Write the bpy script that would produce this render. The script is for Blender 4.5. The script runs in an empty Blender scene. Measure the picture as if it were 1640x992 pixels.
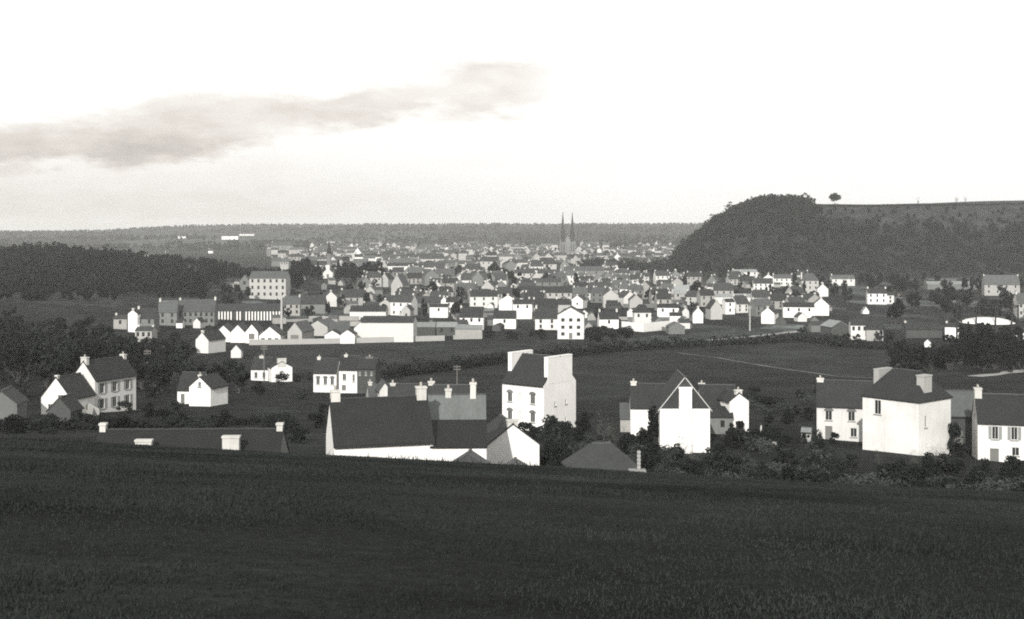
import bpy, math, random
import numpy as np
from mathutils import Vector, noise as mnoise

random.seed(7)
rng = np.random.default_rng(11)
R = math.radians
sc = bpy.context.scene
COL = sc.collection

# ------------------------------------------------------------------ camera, sky, sun, exposure
F_PX, U0, VH, CZ = 2000.0, 820.0, 365.0, 60.0      # focal length in photo pixels, centre column, eye-level row, eye altitude
cam = bpy.data.cameras.new("camera")
cam.sensor_width = 36.0
cam.lens = 36.0 * F_PX / 1640.0
cam.shift_y = (VH - 496.0) / 1640.0
cam.clip_start, cam.clip_end = 0.5, 20000.0
cam_o = bpy.data.objects.new("camera", cam)
cam_o.location = (0, 0, CZ)
cam_o.rotation_euler = (R(90), 0, 0)
COL.objects.link(cam_o)
sc.camera = cam_o

SUN_EL, SUN_AZ = 26.0, 13.0          # sun behind the camera, to the left (degrees left of straight behind)
sd = Vector((-math.sin(R(SUN_AZ)) * math.cos(R(SUN_EL)), -math.cos(R(SUN_AZ)) * math.cos(R(SUN_EL)), math.sin(R(SUN_EL))))
sun = bpy.data.lights.new("sun", 'SUN')
sun.energy, sun.angle, sun.color = 4.8, R(0.6), (1.0, 0.975, 0.94)
sun_o = bpy.data.objects.new("sun", sun)
sun_o.rotation_euler = sd.to_track_quat('Z', 'Y').to_euler()
COL.objects.link(sun_o)

world = bpy.data.worlds.new("World")
sc.world = world
world.use_nodes = True
sc.view_settings.view_transform = 'Standard'
sc.view_settings.look = 'None'
sc.view_settings.gamma = 1.0
sc.view_settings.use_curve_mapping = False
sc.view_settings.exposure = 0.12
sc.render.engine = 'CYCLES'
sc.cycles.use_denoising = False
sc.cycles.max_bounces = 5
sc.cycles.volume_bounces = 1
sc.cycles.filter_width = 1.9


class NT:
    """small node-tree builder"""
    def __init__(s, tree):
        s.t = tree; s.n = tree.nodes; s.l = tree.links

    def node(s, typ, **kw):
        n = s.n.new(typ)
        for k, v in kw.items():
            setattr(n, k, v)
        return n

    def put(s, sock, v):
        if v is None: return
        if isinstance(v, bpy.types.NodeSocket): s.l.new(v, sock)
        else: sock.default_value = v

    def math(s, op, a, b=None, c=None, clamp=False):
        n = s.node('ShaderNodeMath', operation=op, use_clamp=clamp)
        for i, v in enumerate((a, b, c)): s.put(n.inputs[i], v)
        return n.outputs[0]

    def noise(s, vec, scale, detail=4, rough=.55, w=None):
        n = s.node('ShaderNodeTexNoise')
        if vec is not None: s.l.new(vec, n.inputs['Vector'])
        n.inputs['Scale'].default_value = scale
        n.inputs['Detail'].default_value = detail
        n.inputs['Roughness'].default_value = rough
        return n.outputs['Fac']

    def ramp(s, f, stops, interp='LINEAR'):
        n = s.node('ShaderNodeValToRGB')
        n.color_ramp.interpolation = interp
        e = n.color_ramp.elements
        while len(e) < len(stops): e.new(.5)
        for i, (p, c) in enumerate(stops):
            e[i].position = p
            e[i].color = (*c, 1) if isinstance(c, tuple) else (c, c, c, 1)
        s.l.new(f, n.inputs[0])
        return n.outputs[0]

    def mix(s, f, a, b, mode='MIX'):
        n = s.node('ShaderNodeMix', data_type='RGBA', blend_type=mode)
        s.put(n.inputs['Factor'], f)
        for k, v in (('A', a), ('B', b)):
            sock = [i for i in n.inputs if i.name == k and i.type == 'RGBA'][0]
            s.put(sock, (*v, 1) if isinstance(v, tuple) and len(v) == 3 else v)
        return [o for o in n.outputs if o.type == 'RGBA'][0]

    def mapping(s, vec, scale):
        n = s.node('ShaderNodeMapping')
        s.l.new(vec, n.inputs['Vector'])
        n.inputs['Scale'].default_value = scale
        return n.outputs[0]


def build_world():
    w = NT(world.node_tree)
    w.n.clear()
    out = w.node('ShaderNodeOutputWorld')
    bg = w.node('ShaderNodeBackground')
    bg.inputs['Strength'].default_value = 0.14
    sky = w.node('ShaderNodeTexSky', sky_type='NISHITA')
    sky.sun_disc = False
    sky.sun_elevation = R(SUN_EL)
    sky.sun_rotation = R(180 + SUN_AZ)
    sky.air_density, sky.dust_density, sky.ozone_density = 1.0, 2.5, 1.0
    bw = w.node('ShaderNodeRGBToBW')
    w.l.new(sky.outputs[0], bw.inputs[0])
    tc = w.node('ShaderNodeTexCoord')
    sep = w.node('ShaderNodeSeparateXYZ')
    w.l.new(tc.outputs['Generated'], sep.inputs[0])
    x, y, z = sep.outputs
    az = w.math('ARCTAN2', x, y)
    el = w.math('ARCSINE', z)
    comb = w.node('ShaderNodeCombineXYZ')
    w.put(comb.inputs[0], w.math('MULTIPLY', az, 1.0)); w.put(comb.inputs[1], w.math('MULTIPLY', el, 3.2))
    n1 = w.noise(comb.outputs[0], 7.0, 6, .6)
    n2 = w.noise(comb.outputs[0], 22.0, 5, .6)
    # long stratus bank: elevation rises with azimuth, it thins out ahead and runs on round the sky the other way
    ctr = w.math('ADD', w.math('MULTIPLY', az, 0.135), 0.112)
    warp = w.math('MULTIPLY', w.math('SUBTRACT', n1, .5), .085)
    warp2 = w.math('MULTIPLY', w.math('SUBTRACT', n2, .5), .028)
    dist = w.math('ABSOLUTE', w.math('ADD', w.math('ADD', w.math('SUBTRACT', el, ctr), warp), warp2))
    n3 = w.noise(comb.outputs[0], 3.1, 3, .5)
    dist = w.math('SUBTRACT', dist, w.math('MULTIPLY', w.math('SUBTRACT', n3, .45), .035))
    band = w.math('SUBTRACT', 1.0, w.math('DIVIDE', w.math('SUBTRACT', dist, .011), .013), clamp=True)
    fade = w.math('DIVIDE', w.math('SUBTRACT', .055, w.math('ADD', az, w.math('MULTIPLY', warp2, 2.0))), .055, clamp=True)
    band = w.math('MULTIPLY', band, fade)
    band = w.math('MULTIPLY', band, w.math('ADD', .62, w.math('MULTIPLY', w.math('MULTIPLY', w.math('SUBTRACT', w.noise(comb.outputs[0], 9.0, 4, .55), .36), 4.0, clamp=True), .5)))
    band = w.math('MULTIPLY', band, w.math('MULTIPLY', w.math('ADD', .35, w.math('MULTIPLY', n2, 1.2)), w.math('ADD', .3, w.math('MULTIPLY', n3, 1.5))))
    # faint veils everywhere
    mp = w.node('ShaderNodeCombineXYZ')
    w.put(mp.inputs[0], az); w.put(mp.inputs[1], w.math('MULTIPLY', el, 7.0)); mp.inputs[2].default_value = 3.7
    veil = w.noise(mp.outputs[0], 3.4, 5, .55)
    veil = w.math('MULTIPLY', w.math('SUBTRACT', veil, .52), 2.2, clamp=True)
    low = w.math('MULTIPLY', w.math('SUBTRACT', 1.0, w.math('DIVIDE', w.math('ABSOLUTE', el), .10), clamp=True), w.math('ADD', .35, w.math('MULTIPLY', n2, 1.1)))
    low = w.math('MULTIPLY', low, w.math('MULTIPLY', w.math('SUBTRACT', .12, az), 3.0, clamp=True))
    amt = w.math('ADD', w.math('MULTIPLY', band, .235), w.math('ADD', w.math('MULTIPLY', veil, .10), w.math('MULTIPLY', low, .26)), clamp=True)
    tint = w.mix(w.math('MULTIPLY', amt, 3.2, clamp=True), (1.0, .996, .975), (1.0, .938, .865))
    lum = w.math('MULTIPLY', w.math('ADD', w.math('MULTIPLY', bw.outputs[0], .35), 5.9), w.math('SUBTRACT', 1.0, amt))   # thin even cloud veil over the whole sky
    col = w.mix(1.0, tint, tint, 'MIX')
    vm = w.node('ShaderNodeVectorMath', operation='SCALE')
    w.l.new(col, vm.inputs[0]); w.l.new(lum, vm.inputs['Scale'])
    w.l.new(vm.outputs[0], bg.inputs['Color'])
    w.l.new(bg.outputs[0], out.inputs['Surface'])


build_world()

# ------------------------------------------------------------------ materials
MATS = {}


def mat(name, col, rough=.85, var=.25, scale=1.0, fine=0.0, fscale=8.0, streak=0.0, bump=0.0, bscale=20.0, rand=0.0, spec=.3, stretch=(1, 1, 1)):
    """plain procedural surface: base colour with blotches, fine grain, vertical streaks, optional bump and per-object variation"""
    m = bpy.data.materials.new(name)
    m.use_nodes = True
    t = NT(m.node_tree)
    b = t.n['Principled BSDF']
    tc = t.node('ShaderNodeTexCoord')
    vec = t.mapping(tc.outputs['Object'], stretch)
    f = t.noise(vec, scale, 5, .6)
    f = t.math('ADD', 1.0, t.math('MULTIPLY', t.math('SUBTRACT', f, .5), var * 2.2))
    if fine:
        f2 = t.noise(vec, fscale, 4, .65)
        f = t.math('MULTIPLY', f, t.math('ADD', 1.0, t.math('MULTIPLY', t.math('SUBTRACT', f2, .5), fine * 2.4)))
    if streak:
        f3 = t.noise(t.mapping(tc.outputs['Object'], (3.0, 3.0, .16)), 1.6, 5, .6)
        f3 = t.math('MULTIPLY', t.math('SUBTRACT', f3, .5), streak * 2.5)
        f = t.math('ADD', f, f3)
    if rand:
        oi = t.node('ShaderNodeObjectInfo')
        f = t.math('MULTIPLY', f, t.math('ADD', 1.0 - rand, t.math('MULTIPLY', oi.outputs['Random'], rand * 2)))
    f = t.math('MAXIMUM', f, .15)
    vm = t.node('ShaderNodeVectorMath', operation='SCALE')
    vm.inputs[0].default_value = col
    t.l.new(f, vm.inputs['Scale'])
    t.l.new(vm.outputs[0], b.inputs['Base Color'])
    b.inputs['Roughness'].default_value = rough
    b.inputs['Specular IOR Level'].default_value = spec
    if bump:
        bn = t.node('ShaderNodeBump')
        bn.inputs['Strength'].default_value = bump
        bn.inputs['Distance'].default_value = .05
        t.l.new(t.noise(vec, bscale, 4, .6), bn.inputs['Height'])
        t.l.new(bn.outputs[0], b.inputs['Normal'])
    MATS[name] = m
    return m


def g(v, t=.0):     # toned grey of an old print: faintly green in the darks, warm in the lights
    return (v * (1.0 + t * .5), v * 1.02, v * (1.0 - t))


mat('limewash', (.66, .648, .62), var=.16, scale=.4, fine=.07, streak=.14, bump=.2)
mat('limewash_cool', (.52, .513, .49), var=.10, scale=.6, fine=.06, streak=.12, bump=.2, rand=.06)
mat('limewash_aged', (.60, .59, .56), var=.30, scale=.28, fine=.12, streak=.14, bump=.3)
mat('render_pale', (.31, .306, .29), var=.12, scale=.5, fine=.08, streak=.14, bump=.2, rand=.12)
mat('render_stained', (.25, .245, .23), var=.20, scale=.45, fine=.10, streak=.25, bump=.3, rand=.1)
mat('stone_grey', (.13, .133, .128), var=.22, scale=.9, fine=.22, fscale=5, streak=.1, bump=.5, rand=.15)
mat('stone_dark', (.05, .0525, .05), var=.25, scale=.9, fine=.25, fscale=5, bump=.5, rand=.15)
mat('concrete', (.22, .22, .21), var=.18, scale=1.2, fine=.15, streak=.15)
mat('fibre_cement', (.10, .107, .103), var=.28, scale=.55, fine=.22, fscale=3, streak=.2, stretch=(1, .35, .35))
mat('chimney_render', (.46, .45, .42), var=.18, scale=1.4, fine=.14, streak=.2, rand=.08)
mat('chimney_dark', (.11, .108, .10), var=.2, scale=1.4, fine=.2)
mat('pot', (.30, .28, .25), var=.15)
mat('pane', (.02, .021, .021), rough=.25, var=.15, spec=.5)
mat('frame', (.42, .42, .40), var=.08)
mat('shutter', (.20, .21, .20), var=.1, fine=.1)
mat('door', (.13, .13, .12), var=.15)
mat('timber', (.12, .115, .105), var=.2, fine=.25, stretch=(1, 1, .2))
mat('pole_pale', (.34, .34, .32), var=.15, stretch=(1, 1, .2))
mat('iron', (.02, .021, .021), var=.2, fine=.15, rough=.7)
mat('tank_iron', (.018, .019, .019), var=.25, scale=.4, streak=.3, rough=.75)
mat('crown_sheet', (.62, .61, .58), var=.12, scale=.5, rough=.6)
mat('bark', (.055, .053, .048), var=.25, fine=.2)
mat('leaf_dark', (.0100, .0122, .0112), var=.35, scale=.5, rand=.22, spec=.15)
mat('leaf_mid', (.0165, .0195, .018), var=.35, scale=.5, rand=.25, spec=.15)
mat('leaf_pale', (.036, .040, .037), var=.35, scale=.6, rand=.3, spec=.15)
mat('twig', (.06, .059, .054), var=.3, rand=.25, spec=.1)
mat('track', (.085, .086, .082), var=.22, scale=.15, fine=.2, fscale=1.2)
mat('road', (.22, .217, .205), var=.15, scale=.15, fine=.12, fscale=1.2)
mat('wood_leaf', (.0090, .0108, .0100), var=1.0, scale=.035, fine=.5, fscale=.2, spec=.1)
mat('rock', (.50, .49, .46), var=.15, scale=2)


def roof_mat(name, v, var=.42, rand=.15, rows=9.0):
    m = bpy.data.materials.new(name)
    m.use_nodes = True
    t = NT(m.node_tree)
    b = t.n['Principled BSDF']
    tc = t.node('ShaderNodeTexCoord')
    o = tc.outputs['Object']
    f1 = t.noise(o, .8, 5, .6)
    f2 = t.noise(t.mapping(o, (1.2, 5, 5)), 2.5, 4, .6)
    oi = t.node('ShaderNodeObjectInfo')
    f = t.math('ADD', 1.0, t.math('ADD', t.math('MULTIPLY', t.math('SUBTRACT', f1, .5), var * 2), t.math('MULTIPLY', t.math('SUBTRACT', f2, .5), var * 1.6)))
    f = t.math('MULTIPLY', f, t.math('ADD', 1 - rand, t.math('MULTIPLY', oi.outputs['Random'], 2 * rand)))
    vm = t.node('ShaderNodeVectorMath', operation='SCALE')
    vm.inputs[0].default_value = (v, v * 1.06, v * 1.03)
    t.l.new(f, vm.inputs['Scale'])
    t.l.new(vm.outputs[0], b.inputs['Base Color'])
    b.inputs['Roughness'].default_value = .7
    b.inputs['Specular IOR Level'].default_value = .25
    wv = t.node('ShaderNodeTexWave', wave_type='BANDS', bands_direction='Z', wave_profile='SAW')
    t.l.new(o, wv.inputs['Vector'])
    wv.inputs['Scale'].default_value = rows / 6.28
    wv.inputs['Distortion'].default_value = .6
    bn = t.node('ShaderNodeBump')
    bn.inputs['Strength'].default_value = .35
    bn.inputs['Distance'].default_value = .03
    t.l.new(wv.outputs['Fac'], bn.inputs['Height'])
    t.l.new(bn.outputs[0], b.inputs['Normal'])
    MATS[name] = m


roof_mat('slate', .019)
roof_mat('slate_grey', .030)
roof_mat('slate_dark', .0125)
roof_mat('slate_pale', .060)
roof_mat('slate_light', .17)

# ------------------------------------------------------------------ terrain: altitude of the ground over (x, y), camera standing at (0, 0)


def sstep(a, b, v):
    t = np.clip((np.asarray(v, float) - a) / (b - a), 0, 1)
    return t * t * (3 - 2 * t)


_yy = np.arange(0, 520, 2.0)
_near = -1.7 - .134 * _yy - .00048 * _yy ** 2
_pts = np.interp(_yy, [0, 118, 150, 190, 266, 330, 400, 480, 520], [0, -24.2, -27.3, -30.6, -34.8, -38.2, -40.4, -41.8, -42.0])
_pts = np.where(_yy < 112, _near, _pts)
_k = np.exp(-np.arange(-15, 16) ** 2 / (2 * 5.0 ** 2)); _k /= _k.sum()
_sm = np.convolve(np.pad(_pts, 15, mode='edge'), _k, mode='valid')
_prof = _pts + (_sm - _pts) * sstep(80, 100, _yy) * (1 - sstep(480, 510, _yy))


def lump(x, y, s, seed):        # cheap smooth pseudo-noise, about -1..1
    a = np.sin(x / s + seed * 1.7 + 1.3 * np.sin(y / (s * 1.3) + seed))
    b = np.sin(y / (s * .8) + seed * 2.9 + 1.1 * np.sin(x / (s * .7) + seed * .6))
    return .5 * (a + b)


def base_ground(x, y):
    x = np.asarray(x, float); y = np.asarray(y, float)
    z = np.interp(y, _yy, _prof)
    z = np.where(y < 0, -1.7 - .134 * y - .00048 * y * y, z)
    z = z - .053 * x * (1 - sstep(115, 205, y))
    z = z + .10 * lump(x, y, 7.0, 1.0) * sstep(4, 25, y) * (1 - sstep(80, 120, y)) + .35 * lump(x, y, 40, 2) * sstep(110, 160, y)
    # wooded hill on one side of the valley
    z = z + 19 * np.exp(-((x + 345) / 170) ** 2 - ((y - 860) / 190) ** 2)
    z = z + 9 * np.exp(-((x + 230) / 80) ** 2 - ((y - 560) / 120) ** 2)
    # steep hill across from it
    edge = 1 - (1 - np.clip((x - .16 * (y - 1250) - 156) / 106, 0, 1)) ** 1.8
    hill = 65 * edge * sstep(1075, 1275, y + 12 * lump(x, y, 60, 5)) * (1 - .8 * sstep(1500, 2100, y))
    hill = hill * (1 + .05 * lump(x, y, 90, 3)) + 5 * sstep(300, 560, x) * sstep(1100, 1300, y) * (1 - sstep(1500, 2000, y))
    z = z + hill
    # far country rising to the skyline
    s = x / np.maximum(y, 1.0)
    top = np.interp(s, [-.6, -.42, -.33, -.285, -.255, -.2, .0, .15, .4, .7], [-20, -17, -12, 2, 8, 12, 15, 16, 18, 18])
    z = z + sstep(2300, 4700, y) * (top + 42) * .86 + sstep(2300, 3000, y) * (4.5 * lump(x, y, 330, 4) + 5) * (1 - sstep(4300, 4700, y))
    z = z + sstep(4500, 5200, y) * (top + 42) * .14 - sstep(5600, 9000, y) * 30
    return z


def PX(u, Y):
    return (u - U0) / F_PX * Y


def PZ(v, Y):
    return -(v - VH) / F_PX * Y


# ground heights where the foreground buildings stand: (column, distance, height below the eye)
CONS = [(100, 205, PZ(661, 205)), (160, 214, PZ(661, 214)), (5, 190, PZ(678, 190)), (318, 225, PZ(646, 225)), (432, 320, PZ(612, 320)),
        (540, 268, PZ(629, 268)), (600, 126, -25.2), (700, 130, -25.6), (740, 126, -25.4), (822, 142, -27.8), (968, 96, -20.0), (870, 188, PZ(689, 188)),
        (910, 192, PZ(686, 192)), (1097, 172, PZ(723, 172)), (1030, 182, PZ(694, 182)), (1180, 184, PZ(694, 184)), (1471, 166, PZ(725, 166)),
        (1520, 170, PZ(730, 170)), (1330, 182, PZ(704, 182)), (1610, 160, PZ(744, 160)),
        (170, 118, -25.0), (300, 116, -25.2), (430, 116, -25.0), (560, 150, -27.4), (660, 165, -28.6)]
_cx = np.array([PX(u, Y) for u, Y, z in CONS]); _cy = np.array([Y for u, Y, z in CONS], float)
_cz = np.array([z for u, Y, z in CONS])
SIG = 15.0
_K = np.exp(-((_cx[:, None] - _cx[None]) ** 2 + (_cy[:, None] - _cy[None]) ** 2) / (2 * SIG ** 2))
_w = np.linalg.solve(_K + .06 * np.eye(len(_cx)), _cz - base_ground(_cx, _cy))


def ground_rel(x, y):
    x = np.asarray(x, float); y = np.asarray(y, float)
    z = base_ground(x, y)
    for i in range(len(_cx)):
        z = z + _w[i] * np.exp(-((x - _cx[i]) ** 2 + (y - _cy[i]) ** 2) / (2 * SIG ** 2))
    return z


def gz(x, y):
    return float(ground_rel(x, y)) + CZ


_YS = np.geomspace(70, 6000, 3000)


def hit(u, v, ymin=95, h=0.0):
    """first ground point beyond ymin whose altitude plus h is met by the ray through (u, v)"""
    ys = _YS[_YS > ymin]
    d = ground_rel(PX(u, ys), ys) + h - PZ(v, ys)
    k = np.argmax(d >= 0)
    if d[k] < 0: k = len(ys) - 1
    Y = ys[k]
    if k > 0:
        t = d[k - 1] / (d[k - 1] - d[k]) if d[k] != d[k - 1] else 0
        Y = ys[k - 1] + t * (ys[k] - ys[k - 1])
    return PX(u, Y), float(Y)


# ------------------------------------------------------------------ mesh and object helpers
def tag(o, label, cat, group=None, kind=None):
    if label: o['label'] = label
    if cat: o['category'] = cat
    if group: o['group'] = group
    if kind: o['kind'] = kind
    return o


def empty(name, loc=(0, 0, 0), rz=0.0):
    o = bpy.data.objects.new(name, None)
    o.empty_display_size = .5
    o.location = loc; o.rotation_euler = (0, 0, rz)
    COL.objects.link(o)
    return o


def link(name, me, m, parent=None):
    o = bpy.data.objects.new(name, me)
    if m and not me.materials: me.materials.append(MATS[m])
    COL.objects.link(o)
    if parent: o.parent = parent
    return o


class MB:
    def __init__(s):
        s.v = []; s.f = []

    def quad(s, a, b, c, d):
        n = len(s.v); s.v += [a, b, c, d]; s.f.append((n, n + 1, n + 2, n + 3))

    def tri(s, a, b, c):
        n = len(s.v); s.v += [a, b, c]; s.f.append((n, n + 1, n + 2))

    def poly(s, pts):
        n = len(s.v); s.v += list(pts); s.f.append(tuple(range(n, n + len(pts))))

    def box(s, x0, x1, y0, y1, z0, z1):
        n = len(s.v)
        s.v += [(x0, y0, z0), (x1, y0, z0), (x1, y1, z0), (x0, y1, z0), (x0, y0, z1), (x1, y0, z1), (x1, y1, z1), (x0, y1, z1)]
        s.f += [tuple(n + i for i in q) for q in ((0, 3, 2, 1), (4, 5, 6, 7), (0, 1, 5, 4), (1, 2, 6, 5), (2, 3, 7, 6), (3, 0, 4, 7))]

    def frustum(s, cx, cy, z0, z1, r0, r1, n=8, cap=True, rot=0.0):
        k = len(s.v)
        for z, r in ((z0, r0), (z1, r1)):
            for i in range(n):
                a = rot + 2 * math.pi * i / n
                s.v.append((cx + r * math.cos(a), cy + r * math.sin(a), z))
        for i in range(n):
            j = (i + 1) % n
            s.f.append((k + i, k + j, k + n + j, k + n + i))
        if cap:
            s.f.append(tuple(k + n + i for i in range(n)))
            s.f.append(tuple(k + n - 1 - i for i in range(n)))

    def tube(s, p, q, r0, r1, n=5):
        p = Vector(p); q = Vector(q)
        d = (q - p)
        if d.length < 1e-6: return
        d.normalize()
        a = d.orthogonal().normalized(); b = d.cross(a)
        k = len(s.v)
        for c, r in ((p, r0), (q, r1)):
            for i in range(n):
                t = 2 * math.pi * i / n
                s.v.append(tuple(c + a * (r * math.cos(t)) + b * (r * math.sin(t))))
        for i in range(n):
            j = (i + 1) % n
            s.f.append((k + i, k + j, k + n + j, k + n + i))

    def mesh(s, name):
        me = bpy.data.meshes.new(name)
        me.from_pydata(s.v, [], s.f)
        me.update()
        return me

    def build(s, name, m, parent=None):
        return link(name, s.mesh(name), m, parent)


def np_mesh(name, verts, quads=None, tris=None, smooth=False):
    me = bpy.data.meshes.new(name)
    verts = np.asarray(verts, np.float32)
    me.vertices.add(len(verts)); me.vertices.foreach_set('co', verts.ravel())
    loops = []; starts = []; n = 0
    for arr, k in ((quads, 4), (tris, 3)):
        if arr is not None and len(arr):
            arr = np.asarray(arr, np.int32)
            loops.append(arr.ravel()); starts.append(n + np.arange(len(arr), dtype=np.int32) * k); n += arr.size
    lo = np.concatenate(loops); st = np.concatenate(starts)
    me.loops.add(len(lo)); me.loops.foreach_set('vertex_index', lo)
    me.polygons.add(len(st)); me.polygons.foreach_set('loop_start', st)
    if smooth: me.polygons.foreach_set('use_smooth', np.ones(len(st), bool))
    me.update(calc_edges=True)
    me.validate()
    return me


# ------------------------------------------------------------------ the ground: one sheet out to the skyline
def in_poly(x, y, poly):
    inside = np.zeros(np.shape(x), bool)
    n = len(poly)
    for i in range(n):
        x0, y0 = poly[i]; x1, y1 = poly[(i + 1) % n]
        c = ((y0 > y) != (y1 > y)) & (x < (x1 - x0) * (y - y0) / (y1 - y0 + 1e-9) + x0)
        inside ^= c
    return inside


def make_ground():
    ncol, nrow = 420, 470
    ys = np.concatenate([np.linspace(-45, 3, 14), np.geomspace(4.5, 9500, nrow)])
    s = np.linspace(-.66, .66, ncol)
    Yg = np.repeat(ys[:, None], ncol, 1)
    Xg = s[None, :] * (np.abs(Yg) + 26)
    Zg = ground_rel(Xg, Yg) + CZ
    verts = np.stack([Xg, Yg, Zg], -1).reshape(-1, 3)
    i = np.arange((len(ys) - 1) * ncol).reshape(len(ys) - 1, ncol)[:, :-1].ravel()
    quads = np.stack([i, i + 1, i + ncol + 1, i + ncol], 1)
    me = np_mesh('ground', verts, quads, smooth=True)
    # what grows where: reflectance of the ground cover (pasture, ploughed or fallow fields, gardens), field by field
    tone = np.full(Xg.shape, .0155)
    meadow = Yg < 92
    tone[meadow] = (.0142 * (1 + .45 * lump(Xg, Yg * 1.6, 5.5, 2) + .35 * lump(Xg * .5, Yg, 2.2, 7)))[meadow]
    U = U0 + F_PX * Xg / np.maximum(Yg, 1); V = VH - F_PX * (Zg - CZ) / np.maximum(Yg, 1)
    far = Yg > 330
    def fld(poly, t, cond):
        m = in_poly(U, V, poly) & cond
        tone[m] = t
    fld([(400, 600), (420, 552), (1000, 542), (1010, 552), (640, 592), (560, 600)], .0235, far & (Yg < 560))
    fld([(640, 606), (1000, 562), (1290, 545), (1330, 603), (1100, 572), (990, 640), (640, 640)], .019, (Yg > 225) & (Yg < 560))
    fld([(1100, 572), (1290, 545), (1540, 560), (1540, 600), (1340, 605)], .023, (Yg > 225) & (Yg < 600))
    fld([(-80, 440), (0, 445), (190, 476), (200, 492), (60, 486), (-80, 480)], .028, (Yg > 450) & (Yg < 900))
    fld([(960, 545), (1290, 520), (1290, 545), (1000, 560)], .04, (Yg > 400) & (Yg < 620))
    fld([(1290, 318), (1640, 318), (1640, 372), (1420, 362), (1290, 340)], .03, (Yg > 1150) & (Yg < 1500))
    fld([(200, 375), (700, 370), (700, 392), (200, 395)], .035, (Yg > 2200))
    a = me.attributes.new('tone', 'FLOAT', 'POINT')
    a.data.foreach_set('value', tone.ravel().astype(np.float32))
    m = bpy.data.materials.new('ground_cover')
    m.use_nodes = True
    t = NT(m.node_tree)
    b = t.n['Principled BSDF']
    at = t.node('ShaderNodeAttribute', attribute_name='tone')
    tc = t.node('ShaderNodeTexCoord')
    o = tc.outputs['Object']
    n1 = t.noise(o, .05, 5, .6); n2 = t.noise(t.mapping(o, (.35, 1.0, 1)), .45, 5, .6); n3 = t.noise(o, 5.0, 4, .6)
    vo = t.node('ShaderNodeTexVoronoi', feature='F1')
    vo.inputs['Scale'].default_value = .006
    t.l.new(t.mapping(o, (1, .45, 1)), vo.inputs['Vector'])
    sp = t.node('ShaderNodeSeparateColor'); t.l.new(vo.outputs['Color'], sp.inputs[0])
    spx = t.node('ShaderNodeSeparateXYZ'); t.l.new(o, spx.inputs[0])
    farf = t.math('DIVIDE', t.math('SUBTRACT', spx.outputs[1], 1500.0), 900.0, clamp=True)
    patch = t.math('ADD', 1.0, t.math('MULTIPLY', farf, t.math('MULTIPLY', t.math('SUBTRACT', sp.outputs[0], .4), 1.3)))
    f = t.math('ADD', 1.0, t.math('MULTIPLY', t.math('SUBTRACT', n1, .5), 2.2))
    f = t.math('MULTIPLY', f, t.math('ADD', 1.0, t.math('MULTIPLY', t.math('SUBTRACT', n2, .5), 2.4)))
    f = t.math('MULTIPLY', f, t.math('ADD', 1.0, t.math('MULTIPLY', t.math('SUBTRACT', n3, .5), 2.0)))
    # kitchen gardens, yards and lanes between the houses
    vg = t.node('ShaderNodeTexVoronoi', feature='F1'); vg.inputs['Scale'].default_value = .045
    t.l.new(t.mapping(o, (1, .5, 1)), vg.inputs['Vector'])
    sg = t.node('ShaderNodeSeparateColor'); t.l.new(vg.outputs['Color'], sg.inputs[0])
    town = t.math('MULTIPLY', t.math('DIVIDE', t.math('SUBTRACT', spx.outputs[1], 500.0), 60.0, clamp=True), t.math('DIVIDE', t.math('SUBTRACT', 1060.0, spx.outputs[1]), 40.0, clamp=True))
    town = t.math('MULTIPLY', town, t.math('DIVIDE', t.math('ADD', spx.outputs[0], 210.0), 40.0, clamp=True))
    yard = t.math('ADD', 1.0, t.math('MULTIPLY', town, t.math('MULTIPLY', t.math('POWER', sg.outputs[1], 3.0), 5.0)))
    f = t.math('MAXIMUM', t.math('MULTIPLY', f, yard), .2)
    f = t.math('MULTIPLY', t.math('MULTIPLY', f, patch), at.outputs['Fac'])
    vm = t.node('ShaderNodeVectorMath', operation='SCALE')
    vm.inputs[0].default_value = (.93, 1.03, .985)
    t.l.new(f, vm.inputs['Scale'])
    t.l.new(vm.outputs[0], b.inputs['Base Color'])
    b.inputs['Roughness'].default_value = .95
    b.inputs['Specular IOR Level'].default_value = .05
    bn = t.node('ShaderNodeBump'); bn.inputs['Strength'].default_value = .6; bn.inputs['Distance'].default_value = .12
    t.l.new(t.noise(o, 3.0, 5, .65), bn.inputs['Height']); t.l.new(bn.outputs[0], b.inputs['Normal'])
    me.materials.append(m)
    ob = bpy.data.objects.new('ground', me)
    ob['kind'] = 'structure'
    COL.objects.link(ob)


make_ground()


def strip(name, pix, width, m, kind='structure', label=None, cat=None, lift=.14, ymin=95):
    """a track or road laid over the ground along photo points"""
    pts = [hit(u, v, ymin) for u, v in pix]
    P = []
    for (x0, y0), (x1, y1) in zip(pts, pts[1:]):
        n = max(2, int(math.hypot(x1 - x0, y1 - y0) / 4))
        P += [(x0 + (x1 - x0) * i / n, y0 + (y1 - y0) * i / n) for i in range(n)]
    P.append(pts[-1])
    mb = MB(); prev = None
    for i, (x, y) in enumerate(P):
        a = P[max(0, i - 1)]; b = P[min(len(P) - 1, i + 1)]
        dx, dy = b[0] - a[0], b[1] - a[1]; d = math.hypot(dx, dy) or 1
        w = width * (.8 + .35 * math.sin(i * 1.3) * math.sin(i * .37)) / 2
        l = (x - dy / d * w, y + dx / d * w); r = (x + dy / d * w, y - dx / d * w)
        cur = ((l[0], l[1], gz(*l) + lift), (r[0], r[1], gz(*r) + lift))
        if prev: mb.quad(prev[1], cur[1], cur[0], prev[0])
        prev = cur
    o = mb.build(name, m)
    o['kind'] = kind
    return o


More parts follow.
